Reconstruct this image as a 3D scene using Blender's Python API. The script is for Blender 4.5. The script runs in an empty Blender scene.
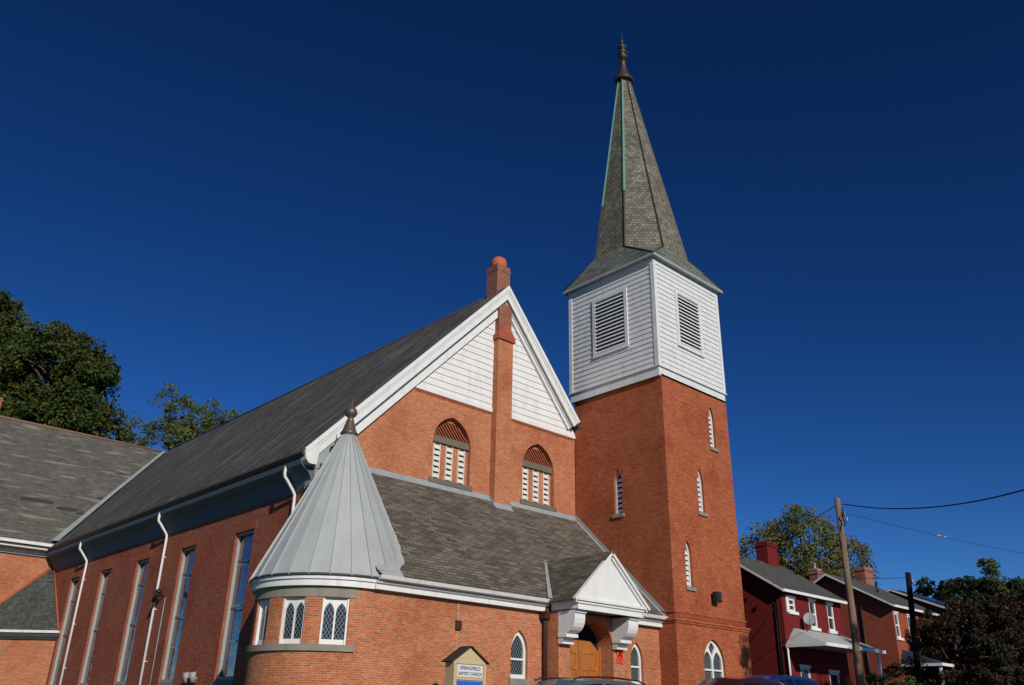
import bpy, bmesh, math, random
from mathutils import Vector, Matrix
from mathutils.geometry import tessellate_polygon
random.seed(7)
C = bpy.context.scene
col = C.collection
R = math.radians
# ------------------------------------------------------------------ camera (z = 0 is the height of the lens)
yaw, pit, rol, FPX = R(42.83414), R(24.05027), R(1.16720), 848.32
cy, sy = math.cos(yaw), math.sin(yaw)
fw = Vector((sy*math.cos(pit), cy*math.cos(pit), math.sin(pit)))
rt = Vector((cy, -sy, 0)); up = rt.cross(fw)
r2 = math.cos(rol)*rt + math.sin(rol)*up; u2 = -math.sin(rol)*rt + math.cos(rol)*up
cd = bpy.data.cameras.new('camera'); cam = bpy.data.objects.new('camera', cd); col.objects.link(cam)
cam.matrix_world = Matrix(((r2.x, u2.x, -fw.x, 0), (r2.y, u2.y, -fw.y, 0), (r2.z, u2.z, -fw.z, 0), (0, 0, 0, 1)))
cd.sensor_width = 36; cd.lens = FPX/1024*36; cd.clip_start = .05; cd.clip_end = 5000
C.camera = cam
# ------------------------------------------------------------------ sky and sun
LD = Vector((.33, 1.0, -.50)).normalized()           # direction the sunlight travels
SUN_EL = math.asin(-LD.z); SUN_AZ = math.atan2(-LD.x, -LD.y)
w = bpy.data.worlds.new('World'); C.world = w; w.use_nodes = True
nt = w.node_tree; bg = nt.nodes['Background']
sky = nt.nodes.new('ShaderNodeTexSky'); sky.sky_type = 'NISHITA'; sky.sun_disc = False
sky.sun_elevation = SUN_EL; sky.sun_rotation = SUN_AZ
sky.altitude = 2500; sky.air_density = 1.0; sky.dust_density = 0.0; sky.ozone_density = 4.0
hs = nt.nodes.new('ShaderNodeHueSaturation'); hs.inputs['Saturation'].default_value = 1.18; hs.inputs['Value'].default_value = .72
nt.links.new(sky.outputs[0], hs.inputs['Color'])
def vm(op, a, v):
    x = nt.nodes.new('ShaderNodeVectorMath'); x.operation = op; nt.links.new(a, x.inputs[0]); x.inputs[1].default_value = v; return x.outputs[0]
gm = nt.nodes.new('ShaderNodeGamma'); gm.inputs['Gamma'].default_value = 1.45      # deep polarised autumn blue
nt.links.new(vm('MULTIPLY', hs.outputs[0], (.075, .075, .075)), gm.inputs[0])
nt.links.new(vm('MULTIPLY', gm.outputs[0], (2.3/.075, 2.2/.075, 2.25/.075)), bg.inputs['Color'])
bg.inputs['Strength'].default_value = .075
sl = bpy.data.lights.new('sun', 'SUN'); sl.energy = 3.8; sl.angle = R(.53); sl.color = (1, .93, .82)
so = bpy.data.objects.new('sun', sl); col.objects.link(so); so.rotation_euler = LD.to_track_quat('-Z', 'Y').to_euler(); so.location = (0, 0, 60)
C.view_settings.view_transform = 'Standard'; C.view_settings.look = 'None'; C.view_settings.gamma = 1; C.view_settings.exposure = 0
C.cycles.max_bounces = 6; C.cycles.use_denoising = True

# ------------------------------------------------------------------ node helpers and materials
class N:
    def __init__(s, name, rough=.8, spec=.3):
        s.m = bpy.data.materials.new(name); s.m.use_nodes = True; s.t = s.m.node_tree
        s.b = s.t.nodes['Principled BSDF']; s.b.inputs['Roughness'].default_value = rough
        s.b.inputs['Specular IOR Level'].default_value = spec
    def n(s, typ, **kw):
        x = s.t.nodes.new('ShaderNode'+typ)
        for k, v in kw.items():
            if k.startswith('_'): setattr(x, k[1:], v)
            else: s.set(x, k, v)
        return x
    def set(s, x, k, v):
        k = int(k[1:]) if k[0] == 'i' and k[1:].isdigit() else k.replace('__', ' ')
        i = x.inputs[k]
        if isinstance(v, bpy.types.NodeSocket): s.t.links.new(v, i)
        else: i.default_value = (*v, 1) if isinstance(v, tuple) and len(v) == 3 and i.type == 'RGBA' else v
    def uv(s, sc=(1, 1, 1)):
        m = s.n('Mapping'); s.t.links.new(s.n('UVMap').outputs[0], m.inputs[0]); m.inputs['Scale'].default_value = sc; return m.outputs[0]
    def ob(s, sc=(1, 1, 1)):
        m = s.n('Mapping'); s.t.links.new(s.n('TexCoord').outputs['Object'], m.inputs[0]); m.inputs['Scale'].default_value = sc; return m.outputs[0]
    def noise(s, vec, scale, detail=4, lo=.35, hi=.65, a=0., b=1.):
        x = s.n('TexNoise', Vector=vec, Scale=scale, Detail=detail)
        r = s.n('MapRange', Value=x.outputs[0]); r.inputs[1].default_value = lo; r.inputs[2].default_value = hi
        r.inputs[3].default_value = a; r.inputs[4].default_value = b; return r.outputs[0]
    def mix(s, f, a, b, mode='MIX'):
        x = s.t.nodes.new('ShaderNodeMix'); x.data_type = 'RGBA'; x.blend_type = mode
        for i, v in ((0, f), (6, a), (7, b)):
            if isinstance(v, bpy.types.NodeSocket): s.t.links.new(v, x.inputs[i])
            else: x.inputs[i].default_value = (*v, 1) if isinstance(v, tuple) else v
        return x.outputs[2]
    def math(s, op, a, b=0.):
        x = s.t.nodes.new('ShaderNodeMath'); x.operation = op
        for i, v in ((0, a), (1, b)):
            if isinstance(v, bpy.types.NodeSocket): s.t.links.new(v, x.inputs[i])
            else: x.inputs[i].default_value = v
        return x.outputs[0]
    def bump(s, h, st=.3, d=.02):
        b = s.n('Bump', Height=h); b.inputs['Strength'].default_value = st; b.inputs['Distance'].default_value = d
        s.t.links.new(b.outputs[0], s.b.inputs['Normal'])
    def base(s, c): s.set(s.b, 'Base__Color', c); return s.m

def brick_mat(name, c1, c2, mortar, dark, patch=.5, pale=.3, speck=.55, bw=.19, bh=.061, ms=.008):
    x = N(name, .9, .2); uv = x.uv()
    b = x.n('TexBrick', Vector=uv, Scale=1.0, Color1=c1, Color2=c2, Mortar=mortar)
    b.inputs['Brick Width'].default_value = bw; b.inputs['Row Height'].default_value = bh; b.inputs['Mortar Size'].default_value = ms
    b.inputs['Bias'].default_value = -.1; b.inputs['Mortar Smooth'].default_value = .3
    c = b.outputs['Color']
    ob = x.ob()
    c = x.mix(x.noise(ob, .55, 6, .48, .7, 0, patch), c, dark, 'MULTIPLY')
    c = x.mix(x.noise(x.uv((1, 5, 1)), 1.6, 5, .45, .72, 0, patch*.8), c, dark, 'MULTIPLY')
    c = x.mix(x.noise(x.uv((5.2, 16.4, 1)), 1.0, 1, .35, .65, 0, speck), c, (.60, .50, .48), 'MULTIPLY')   # single dark burnt bricks
    c = x.mix(x.noise(x.uv((5.2, 16.4, 1)), .73, 1, .55, .72, 0, speck*.28), c, (.56, .29, .17))              # single pale bricks
    c = x.mix(x.noise(ob, 1.3, 8, .50, .62, 0, speck*.8), c, (.80, .60, .54), 'MULTIPLY')                     # redder rain washed areas
    if pale: c = x.mix(x.noise(ob, 2.6, 7, .60, .74, 0, pale), c, (.46, .30, .22))
    x.bump(b.outputs['Fac'], -.25, .01)
    return x.base(c)
M = {}
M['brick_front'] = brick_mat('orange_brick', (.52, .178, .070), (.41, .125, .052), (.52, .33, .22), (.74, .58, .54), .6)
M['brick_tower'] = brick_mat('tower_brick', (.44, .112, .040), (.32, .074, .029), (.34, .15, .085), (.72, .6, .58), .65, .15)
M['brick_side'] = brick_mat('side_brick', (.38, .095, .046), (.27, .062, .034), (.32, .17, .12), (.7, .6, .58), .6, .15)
M['brick_red'] = brick_mat('painted_red_brick', (.17, .016, .016), (.13, .012, .013), (.12, .012, .012), (.7, .7, .7), .4, 0, 0)
M['brick_house'] = brick_mat('row_house_brick', (.33, .07, .035), (.25, .05, .028), (.3, .12, .08), (.7, .6, .6), .5, 0, .3)
M['brick_chimney'] = brick_mat('chimney_brick', (.30, .07, .04), (.20, .045, .03), (.42, .32, .25), (.6, .55, .5), .5)

def shingle_mat(name, c1, c2, gap, bw, bh, vary, streak=0, ms=.012, tint=None, pale=None):
    x = N(name, .92, .2); uv = x.uv()
    b = x.n('TexBrick', Vector=uv, Scale=1.0, Color1=c1, Color2=c2, Mortar=gap)
    b.inputs['Brick Width'].default_value = bw; b.inputs['Row Height'].default_value = bh; b.inputs['Mortar Size'].default_value = ms
    b.inputs['Mortar Smooth'].default_value = .4; b.inputs['Bias'].default_value = 0
    c = b.outputs['Color']; ob = x.ob()
    c = x.mix(x.noise(x.uv((1, 5, 1)), 1.3, 3, .4, .62, 0, vary), c, (.45, .43, .42), 'MULTIPLY')
    c = x.mix(x.noise(ob, .5, 5, .4, .7, 0, vary*.7), c, (.6, .58, .55), 'MULTIPLY')
    if streak: c = x.mix(x.noise(x.uv((1.6, .30, 1)), 1.0, 8, .48, .70, 0, streak), c, tint or (.12, .11, .10))
    if pale: c = x.mix(x.noise(x.uv((.5, 2.2, 1)), 1.0, 6, .56, .68, 0, .7), c, pale)
    x.bump(b.outputs['Fac'], -.35, .02)
    return x.base(c)
M['roof_nave'] = shingle_mat('dark_slate_roof', (.105, .100, .094), (.070, .068, .066), (.038, .037, .036), .30, .20, .55, .7, tint=(.17, .16, .14))
M['roof_narthex'] = shingle_mat('brown_asphalt_shingle', (.195, .172, .138), (.092, .080, .064), (.042, .037, .03), .42, .15, .4, ms=.018)
M['roof_rear'] = shingle_mat('weathered_grey_slate', (.15, .14, .12), (.105, .10, .09), (.055, .052, .05), .28, .19, .5, .15, tint=(.20, .185, .155), pale=(.25, .225, .19))
M['roof_green'] = shingle_mat('grey_green_shingle', (.115, .125, .110), (.060, .070, .063), (.035, .04, .037), .16, .14, .5)
M['roof_house'] = shingle_mat('grey_house_shingle', (.10, .10, .092), (.085, .085, .08), (.05, .05, .05), .3, .15, .4)
M['roof_skirt'] = shingle_mat('grey_green_skirt_slate', (.20, .215, .185), (.13, .14, .125), (.07, .075, .07), .28, .16, .6)
def scale_mat():
    x = N('fish_scale_slate', .8, .35); uv = x.uv()
    b = x.n('TexBrick', Vector=uv, Scale=1.0, Color1=(.245, .235, .175), Color2=(.11, .106, .085), Mortar=(.045, .042, .036))
    b.inputs['Brick Width'].default_value = .21; b.inputs['Row Height'].default_value = .16; b.inputs['Mortar Size'].default_value = .018
    b.inputs['Mortar Smooth'].default_value = .6
    c = x.mix(x.noise(x.ob(), 1.1, 5, .4, .7, 0, .7), b.outputs['Color'], (.55, .52, .48), 'MULTIPLY')
    x.bump(b.outputs['Fac'], -.5, .03); return x.base(c)
M['scale'] = scale_mat()
def plain(name, c, rough=.6, spec=.35, metal=0, var=.25, vs=2.5, dirt=None, coat=0):
    x = N(name, rough, spec); x.b.inputs['Metallic'].default_value = metal
    c2 = tuple(a*.72 for a in c)
    cc = x.mix(x.noise(x.ob(), vs, 6, .4, .7, 0, var), c, c2)
    if dirt: cc = x.mix(x.noise(x.ob((3, 3, .5)), 1.3, 6, .52, .75, 0, .6), cc, dirt)
    if coat: x.b.inputs['Coat Weight'].default_value = coat; x.b.inputs['Coat Roughness'].default_value = .05
    return x.base(cc)
M['white'] = plain('white_paint', (.71, .71, .70), .55, .3, var=.22, dirt=(.54, .52, .48))
M['white_old'] = plain('weathered_white_boards', (.66, .67, .675), .6, .3, var=.35, vs=3.5, dirt=(.50, .51, .51))
M['cornice'] = plain('shaded_blue_cornice', (.11, .14, .18), .7, .15, var=.3)  # blue-grey base includes the shade on the down-facing cove
M['gutter'] = plain('dark_gutter_metal', (.06, .05, .045), .5, .4)
M['metal_roof'] = plain('pale_grey_painted_tin', (.37, .39, .39), .5, .4, var=.35, vs=.8, dirt=(.30, .33, .335))
_mr = M['metal_roof'].node_tree
_n = _mr.nodes.new('ShaderNodeTexNoise'); _n.inputs['Scale'].default_value = 2.2; _n.inputs['Detail'].default_value = 3
_tc = _mr.nodes.new('ShaderNodeTexCoord'); _mr.links.new(_tc.outputs['Object'], _n.inputs['Vector'])
_bp = _mr.nodes.new('ShaderNodeBump'); _bp.inputs['Strength'].default_value = .5; _bp.inputs['Distance'].default_value = .05
_mr.links.new(_n.outputs[0], _bp.inputs['Height']); _mr.links.new(_bp.outputs[0], _mr.nodes['Principled BSDF'].inputs['Normal'])   # oil-canned sheets
M['flash'] = plain('grey_lead_flashing', (.30, .335, .345), .55, .4, var=.5, dirt=(.2, .21, .2))
M['stone_dark'] = plain('dark_sandstone', (.155, .135, .105), .9, .2, var=.5)
M['cream'] = plain('cream_louvre_paint', (.66, .63, .57), .6, .3)
M['bronze'] = plain('aged_bronze', (.13, .095, .075), .45, .5, metal=.4, var=.6, dirt=(.2, .13, .09))
M['verdigris'] = plain('verdigris_copper', (.13, .26, .21), .8, .2, var=.5)
M['copper_dark'] = plain('brown_copper_ridge', (.075, .05, .038), .5, .4, metal=.3)
M['stone'] = plain('brown_sandstone', (.25, .235, .19), .9, .2, var=.5, dirt=(.15, .14, .115))
M['terracotta'] = plain('terracotta', (.48, .12, .055), .8, .2)
M['rust'] = plain('rusty_ridge_tile', (.22, .13, .08), .9, .2, var=.6)
M['terra_brick'] = plain('red_moulded_brick', (.36, .10, .05), .85, .2, var=.6)
M['wood'] = None
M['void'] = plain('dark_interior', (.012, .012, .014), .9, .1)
M['brown_paint'] = plain('dark_brown_downspout_paint', (.055, .02, .016), .45, .4)
M['black'] = plain('black_metal', (.018, .018, .018), .45, .4)
M['grey_plastic'] = plain('grey_plastic', (.3, .3, .29), .5, .4)
M['tan'] = plain('tan_painted_board', (.50, .40, .235), .7, .25, var=.25)
M['tan_roof'] = plain('dark_brown_board_roof', (.05, .03, .025), .8, .2)
M['sign_white'] = plain('sign_face_white', (.62, .62, .60), .5, .3, var=.1)
M['ink'] = plain('sign_lettering_blue_grey', (.06, .08, .13), .6, .2)
M['blue'] = plain('blue_poster', (.02, .11, .52), .5, .3, var=.15)
M['orange'] = plain('orange_sign_face', (.78, .055, .012), .5, .3, var=.1)
M['asphalt'] = plain('asphalt', (.05, .05, .05), .9, .2, var=.5, vs=8)
M['concrete'] = plain('concrete', (.3, .29, .27), .9, .2, var=.4, vs=3)
M['line'] = plain('road_paint', (.6, .55, .2), .8, .2)
M['grass'] = plain('lawn_grass', (.05, .085, .02), .95, .1, var=.7, vs=1.2)
M['pole'] = plain('weathered_pole_wood', (.20, .14, .10), .9, .2, var=.7, vs=6, dirt=(.09, .065, .05))
M['pole_dark'] = plain('shaded_pole_wood', (.006, .005, .0045), .95, .2)  # near-black base colour stands in for tree shade on the short pole
M['wire'] = plain('black_cable', (.012, .012, .014), .6, .3)
M['tyre'] = plain('tyre_rubber', (.02, .02, .02), .9, .2)
M['rim'] = plain('alloy_rim', (.5, .5, .5), .3, .5, metal=.8)
M['solar'] = plain('solar_panel_glass', (.03, .06, .16), .12, .6, var=.1)
M['bark'] = plain('bark', (.10, .08, .06), .95, .1, var=.6)
def wood():
    x = N('varnished_oak', .4, .4)
    c = x.mix(x.noise(x.ob((9, 9, .8)), 2, 6, .35, .7), (.44, .155, .034), (.28, .088, .018)); return x.base(c)
M['wood'] = wood()
def carpaint(name, c, metal=.3):
    return plain(name, c, .28, .5, metal=metal, var=.05, coat=.8)
M['silver_car'] = carpaint('silver_blue_car_paint', (.17, .19, .22), .5)
M['maroon_car'] = carpaint('maroon_car_paint', (.055, .012, .009))
M['blue_car'] = carpaint('blue_car_paint', (.012, .035, .16))
def glassy(name, c, rough=.08, spec=.8, lattice=0):
    x = N(name, rough, spec)
    cc = x.mix(x.noise(x.ob((1, 1, .6)), 2.3, 3, .4, .65), c, tuple(a*.4 for a in c))
    if lattice:
        s = x.n('SeparateXYZ', Vector=x.uv())
        u = s.outputs[0]; v = x.math('MULTIPLY', s.outputs[1], .62)
        f = None
        for sg in ('ADD', 'SUBTRACT'):
            t = x.math(sg, u, v); t = x.math('MULTIPLY', t, 1/lattice); t = x.math('ADD', t, 100.)
            t = x.math('FRACT', t); t = x.math('LESS_THAN', t, .11)
            f = t if f is None else x.math('MAXIMUM', f, t)
        cc = x.mix(f, cc, (.22, .23, .22))
        r = x.math('MULTIPLY', f, .5); x.b.inputs['IOR'].default_value = 1.6; x.set(x.b, 'Roughness', x.math('ADD', r, rough))
    # slightly wavy panes
    nz = x.n('TexNoise', Vector=x.ob(), Scale=1.4, Detail=2.); x.bump(nz.outputs[0], .18, .12)
    return x.base(cc)
M['glass'] = glassy('dark_window_glass', (.02, .025, .03))
M['glass_lead'] = glassy('leaded_glass', (.012, .016, .016), .15, .5, lattice=.105)
M['glass_stained'] = glassy('stained_window_storm_glass', (.018, .035, .05), .05, 1.0); M['glass_stained'].node_tree.nodes['Principled BSDF'].inputs['IOR'].default_value = 1.95
M['car_glass'] = glassy('car_glass', (.01, .012, .014), .04, .8)
def leaf_mat(name, c1, c2, c3=None):
    x = N(name, .65, .25)
    g = x.n('Attribute', _attribute_name='tone')
    c = x.mix(g.outputs['Fac'], c1, c2)
    if c3: c = x.mix(x.noise(x.ob(), .35, 3, .5, .68, 0, .85), c, c3)
    return x.base(c)
M['leaf_oak'] = leaf_mat('oak_leaves', (.016, .032, .006), (.058, .078, .011), (.08, .062, .009))
M['leaf_light'] = leaf_mat('light_leaves', (.04, .07, .014), (.11, .13, .03))
M['leaf_autumn'] = leaf_mat('autumn_leaves', (.045, .062, .010), (.16, .16, .024), (.15, .115, .018))
M['leaf_dark'] = leaf_mat('dark_leaves', (.008, .016, .006), (.026, .034, .012))
M['leaf_maroon'] = leaf_mat('maroon_leaves', (.009, .006, .005), (.048, .018, .011), (.020, .022, .009))
M['leaf_bush'] = leaf_mat('bush_leaves', (.02, .045, .008), (.07, .10, .02))

# ------------------------------------------------------------------ mesh builder
Z = Vector((0, 0, 1))
class F:
    """local frame: a along u, b along v, c along n"""
    def __init__(s, o, u, v=(0, 0, 1)):
        s.o = Vector(o); s.u = Vector(u).normalized(); s.v = Vector(v).normalized(); s.n = s.u.cross(s.v)
    def p(s, a, b, c=0): return s.o + s.u*a + s.v*b + s.n*c
    def at(s, a, b, c=0):
        f = F(s.p(a, b, c), s.u, s.v); return f
WF = F((0, 0, 0), (1, 0, 0), (0, 1, 0))
class MB:
    def __init__(s): s.v = []; s.f = []; s.uvs = []; s.sm = []
    def face(s, pts, uv=None, smooth=False):
        i = len(s.v); s.v += [Vector(p) for p in pts]; s.f.append(list(range(i, i+len(pts)))); s.uvs.append(uv); s.sm.append(smooth)
    def fbox(s, f, a0, a1, b0, b1, c0, c1):
        P = f.p
        for q in (((a0,b0,c1),(a1,b0,c1),(a1,b1,c1),(a0,b1,c1)), ((a1,b0,c0),(a0,b0,c0),(a0,b1,c0),(a1,b1,c0)),
                  ((a0,b0,c0),(a0,b0,c1),(a0,b1,c1),(a0,b1,c0)), ((a1,b0,c1),(a1,b0,c0),(a1,b1,c0),(a1,b1,c1)),
                  ((a0,b1,c1),(a1,b1,c1),(a1,b1,c0),(a0,b1,c0)), ((a0,b0,c0),(a1,b0,c0),(a1,b0,c1),(a0,b0,c1))):
            s.face([P(*t) for t in q])
        return s
    def box(s, x0, x1, y0, y1, z0, z1): return s.fbox(WF, x0, x1, y0, y1, z0, z1)
    def panel(s, f, outer, holes=(), c0=-.3, c1=0.):
        loops = [outer]+list(holes); V = [[Vector((a, b, 0)) for a, b in l] for l in loops]
        flat = [p for l in loops for p in l]
        for t in tessellate_polygon(V):
            a, b, c = [flat[i] for i in t]
            ar = (b[0]-a[0])*(c[1]-a[1])-(b[1]-a[1])*(c[0]-a[0])
            if abs(ar) < 1e-9: continue
            if ar < 0: b, c = c, b
            s.face([f.p(*a, c1), f.p(*b, c1), f.p(*c, c1)]); s.face([f.p(*c, c0), f.p(*b, c0), f.p(*a, c0)])
        for k, l in enumerate(loops):
            ar = sum(l[i][0]*l[(i+1) % len(l)][1]-l[(i+1) % len(l)][0]*l[i][1] for i in range(len(l)))
            ccw = ar > 0
            if k: ccw = not ccw
            for i in range(len(l)):
                a, b = l[i], l[(i+1) % len(l)]
                q = [f.p(*a, c0), f.p(*b, c0), f.p(*b, c1), f.p(*a, c1)]
                s.face(q if ccw else q[::-1])
        return s
    def sweep(s, prof, path_a, path_b, ax, ay):
        """extrude a 2D profile [(x,y)] with axes ax, ay from point a to b, closed ends"""
        A, B = Vector(path_a), Vector(path_b); ax = Vector(ax); ay = Vector(ay)
        a = [A+ax*x+ay*y for x, y in prof]; b = [B+ax*x+ay*y for x, y in prof]; n = len(prof)
        for i in range(n):
            j = (i+1) % n; s.face([a[i], a[j], b[j], b[i]])
        s.face(a[::-1]); s.face(b); return s
    def tube(s, pts, r, seg=8, r1=None, cap=True):
        pts = [Vector(p) for p in pts]; rings = []
        n = len(pts)
        for i, p in enumerate(pts):
            d = (pts[min(i+1, n-1)]-pts[max(i-1, 0)]).normalized()
            a = d.cross(Vector((0, 0, 1)) if abs(d.z) < .95 else Vector((1, 0, 0))).normalized(); b = d.cross(a)
            rr = r if r1 is None else r+(r1-r)*i/(n-1)
            rings.append([p+a*rr*math.cos(2*math.pi*k/seg)+b*rr*math.sin(2*math.pi*k/seg) for k in range(seg)])
        for i in range(n-1):
            for k in range(seg):
                j = (k+1) % seg; s.face([rings[i][k], rings[i][j], rings[i+1][j], rings[i+1][k]], smooth=True)
        if cap: s.face(rings[0][::-1]); s.face(rings[-1])
        return s
    def lathe(s, c, prof, seg=32, a0=0., a1=2*math.pi, smooth=True):
        c = Vector(c); full = abs(a1-a0-2*math.pi) < 1e-6
        for i in range(len(prof)-1):
            (ra, za), (rb, zb) = prof[i], prof[i+1]
            for k in range(seg):
                t0 = a0+(a1-a0)*k/seg; t1 = a0+(a1-a0)*(k+1)/seg
                q = [c+Vector((ra*math.cos(t0), ra*math.sin(t0), za)), c+Vector((ra*math.cos(t1), ra*math.sin(t1), za)),
                     c+Vector((rb*math.cos(t1), rb*math.sin(t1), zb)), c+Vector((rb*math.cos(t0), rb*math.sin(t0), zb))]
                if ra < 1e-5: q = q[1:]
                elif rb < 1e-5: q = q[:3]
                rm = max(ra, rb)
                uv = [(t0*rm, za), (t1*rm, za), (t1*rm, zb), (t0*rm, zb)] if len(q) == 4 else None
                s.face(q, uv, smooth)
        return s
    def build(s, name, mat, parent=None, merge=True, props=None, bevel=0):
        me = bpy.data.meshes.new(name); me.from_pydata(s.v, [], s.f)
        uvl = me.uv_layers.new(name='UVMap')
        for p in me.polygons:
            uv = s.uvs[p.index]
            p.use_smooth = s.sm[p.index]
            if uv is None:
                n = p.normal
                if n.length < .5: continue
                if abs(n.z) > .97: t = Vector((1, 0, 0)); b = Vector((0, 1, 0))
                else: t = Z.cross(n).normalized(); b = n.cross(t)
                for li, vi in zip(p.loop_indices, p.vertices):
                    co = me.vertices[vi].co; uvl.data[li].uv = (co.dot(t), co.dot(b))
            else:
                for li, q in zip(p.loop_indices, uv): uvl.data[li].uv = q
        if merge:
            bm = bmesh.new(); bm.from_mesh(me); bmesh.ops.remove_doubles(bm, verts=bm.verts, dist=1e-4); bm.to_mesh(me); bm.free()
        me.materials.append(mat)
        o = bpy.data.objects.new(name, me); col.objects.link(o)
        if bevel:
            m = o.modifiers.new('bevel', 'BEVEL'); m.width = bevel; m.segments = 2; m.limit_method = 'ANGLE'
        if parent:
            o.parent = parent; o.matrix_parent_inverse = Matrix.Translation(-parent.matrix_world.translation) if parent.type == 'EMPTY' else Matrix()
        if props:
            for k, v in props.items(): o[k] = v
        return o
def thing(name, label, cat, loc=(0, 0, 0), group=None):
    o = bpy.data.objects.new(name, None); col.objects.link(o); o.location = loc
    o.matrix_world = Matrix.Translation(Vector(loc)); o['label'] = label; o['category'] = cat
    if group: o['group'] = group
    return o
def tag(o, label, cat, group=None):
    o['label'] = label; o['category'] = cat
    if group: o['group'] = group
    return o
def arch(w, s, h, n=9, cx=0, y0=0):
    """pointed arch opening, counter-clockwise from bottom left"""
    hw = w/2; r = (hw*hw+(h-s)**2)/w
    pts = [(cx-hw, y0), (cx+hw, y0)]
    th = math.asin(min(1, (h-s)/r))
    for i in range(n): t = th*i/n; pts.append((cx+hw-r+r*math.cos(t), s+r*math.sin(t)))
    pts.append((cx, h))
    for i in range(n-1, -1, -1): t = th*i/n; pts.append((cx-hw+r-r*math.cos(t), s+r*math.sin(t)))
    return pts
def clip(poly, f):
    out = []
    for i in range(len(poly)):
        a, b = poly[i], poly[(i+1) % len(poly)]; fa, fb = f(a), f(b)
        if fa >= 0: out.append(a)
        if (fa > 0 > fb) or (fa < 0 < fb):
            t = fa/(fa-fb); out.append((a[0]+(b[0]-a[0])*t, a[1]+(b[1]-a[1])*t))
    return out
def siding(mb, f, polys, step, phase=0., proud=.028):
    for poly in polys:
        z0 = min(p[1] for p in poly); z1 = max(p[1] for p in poly)
        k = math.floor((z0-phase)/step)
        while phase+k*step < z1:
            b0 = phase+k*step; b1 = b0+step
            q = clip(clip(poly, lambda p: p[1]-b0), lambda p: b1-p[1])
            if len(q) >= 3:
                mb.face([f.p(a, b, .004+proud*(b1-b)/step) for a, b in q])
                xs = [a for a, b in q if abs(b-b0) < 1e-6]
                if len(xs) >= 2:
                    x0, x1 = min(xs), max(xs)
                    mb.face([f.p(x0, b0, .004), f.p(x1, b0, .004), f.p(x1, b0, .004+proud), f.p(x0, b0, .004+proud)])
            k += 1

# ------------------------------------------------------------------ the setting
def gz(x, y):
    yy = min(max(y, -3), 16)
    z = -1.6+.055*yy+.02*min(max(x, -40), 90)
    if y > 70: z += min((y-70)*.05, 6)
    return z
def grid(name, xs, ys, dz, mat, kind='structure'):
    m = MB()
    for i in range(len(xs)-1):
        for j in range(len(ys)-1):
            q = [(xs[i], ys[j]), (xs[i+1], ys[j]), (xs[i+1], ys[j+1]), (xs[i], ys[j+1])]
            m.face([(a, b, gz(a, b)+dz) for a, b in q])
    o = m.build(name, mat); o['kind'] = kind; return o
bx_ = [-1500, -300, -40, -20, 0, 10, 20, 30, 40, 50, 60, 70, 90, 300, 1500]
grid('ground', bx_, [-1500, -200, -30, -3, 0, 3, 8, 12, 16, 20, 30, 50, 70, 90, 130, 190, 400, 1500], 0, M['grass'])
grid('road', bx_[2:13], [4.2, 8, 12, 16.4], .006, M['asphalt'])
grid('pavement', bx_[2:13], [16.55, 18.2], .12, M['concrete'])
grid('pavement', bx_[2:13], [1.2, 4.05], .12, M['concrete'])
for y0 in (16.4, 4.05):
    m = MB()
    for i in range(2, 12):
        a, b = bx_[i], bx_[i+1]
        za, zb = gz(a, y0), gz(b, y0)
        P = [(a, y0, za-.1), (b, y0, zb-.1), (b, y0, zb+.13), (a, y0, za+.13)]
        Q = [(x, y+.15, z) for x, y, z in P]
        m.face(P); m.face(Q[::-1]); m.face([P[3], P[2], Q[2], Q[3]])
    o = m.build('kerb', M['concrete']); o['kind'] = 'structure'
m = MB()
for k in range(-6, 24):
    a = k*4; m.face([(a, 10.2, gz(a, 10.2)+.012), (a+2, 10.2, gz(a+2, 10.2)+.012), (a+2, 10.32, gz(a+2, 10.32)+.012), (a, 10.32, gz(a, 10.32)+.012)])
o = m.build('road_marking', M['line']); o['kind'] = 'structure'

# ------------------------------------------------------------------ the church
church = thing('church', 'long orange brick church with white gable, round corner turret and square steepled tower', 'church', (20, 25, -.4))
BOT = -1.6
XL, XP, YG = 14.2, 22.57, 25.0            # nave side wall, ridge, gable wall
XR = 30.4; RZ = 17.6
SL = (RZ-8.15)/(XP-13.58); SR = 1.157    # nave roof slopes
def nz(x): return RZ-(SL if x < XP else SR)*abs(x-XP)      # nave roof top surface
FF = F((0, YG, 0), (1, 0, 0))             # gable wall frame, n = -y
def part(mb, name, mat, label=None, parent=church, **k):
    o = mb.build(name, M[mat] if isinstance(mat, str) else mat, parent, **k)
    if label: o['label'] = label
    return o

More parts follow.
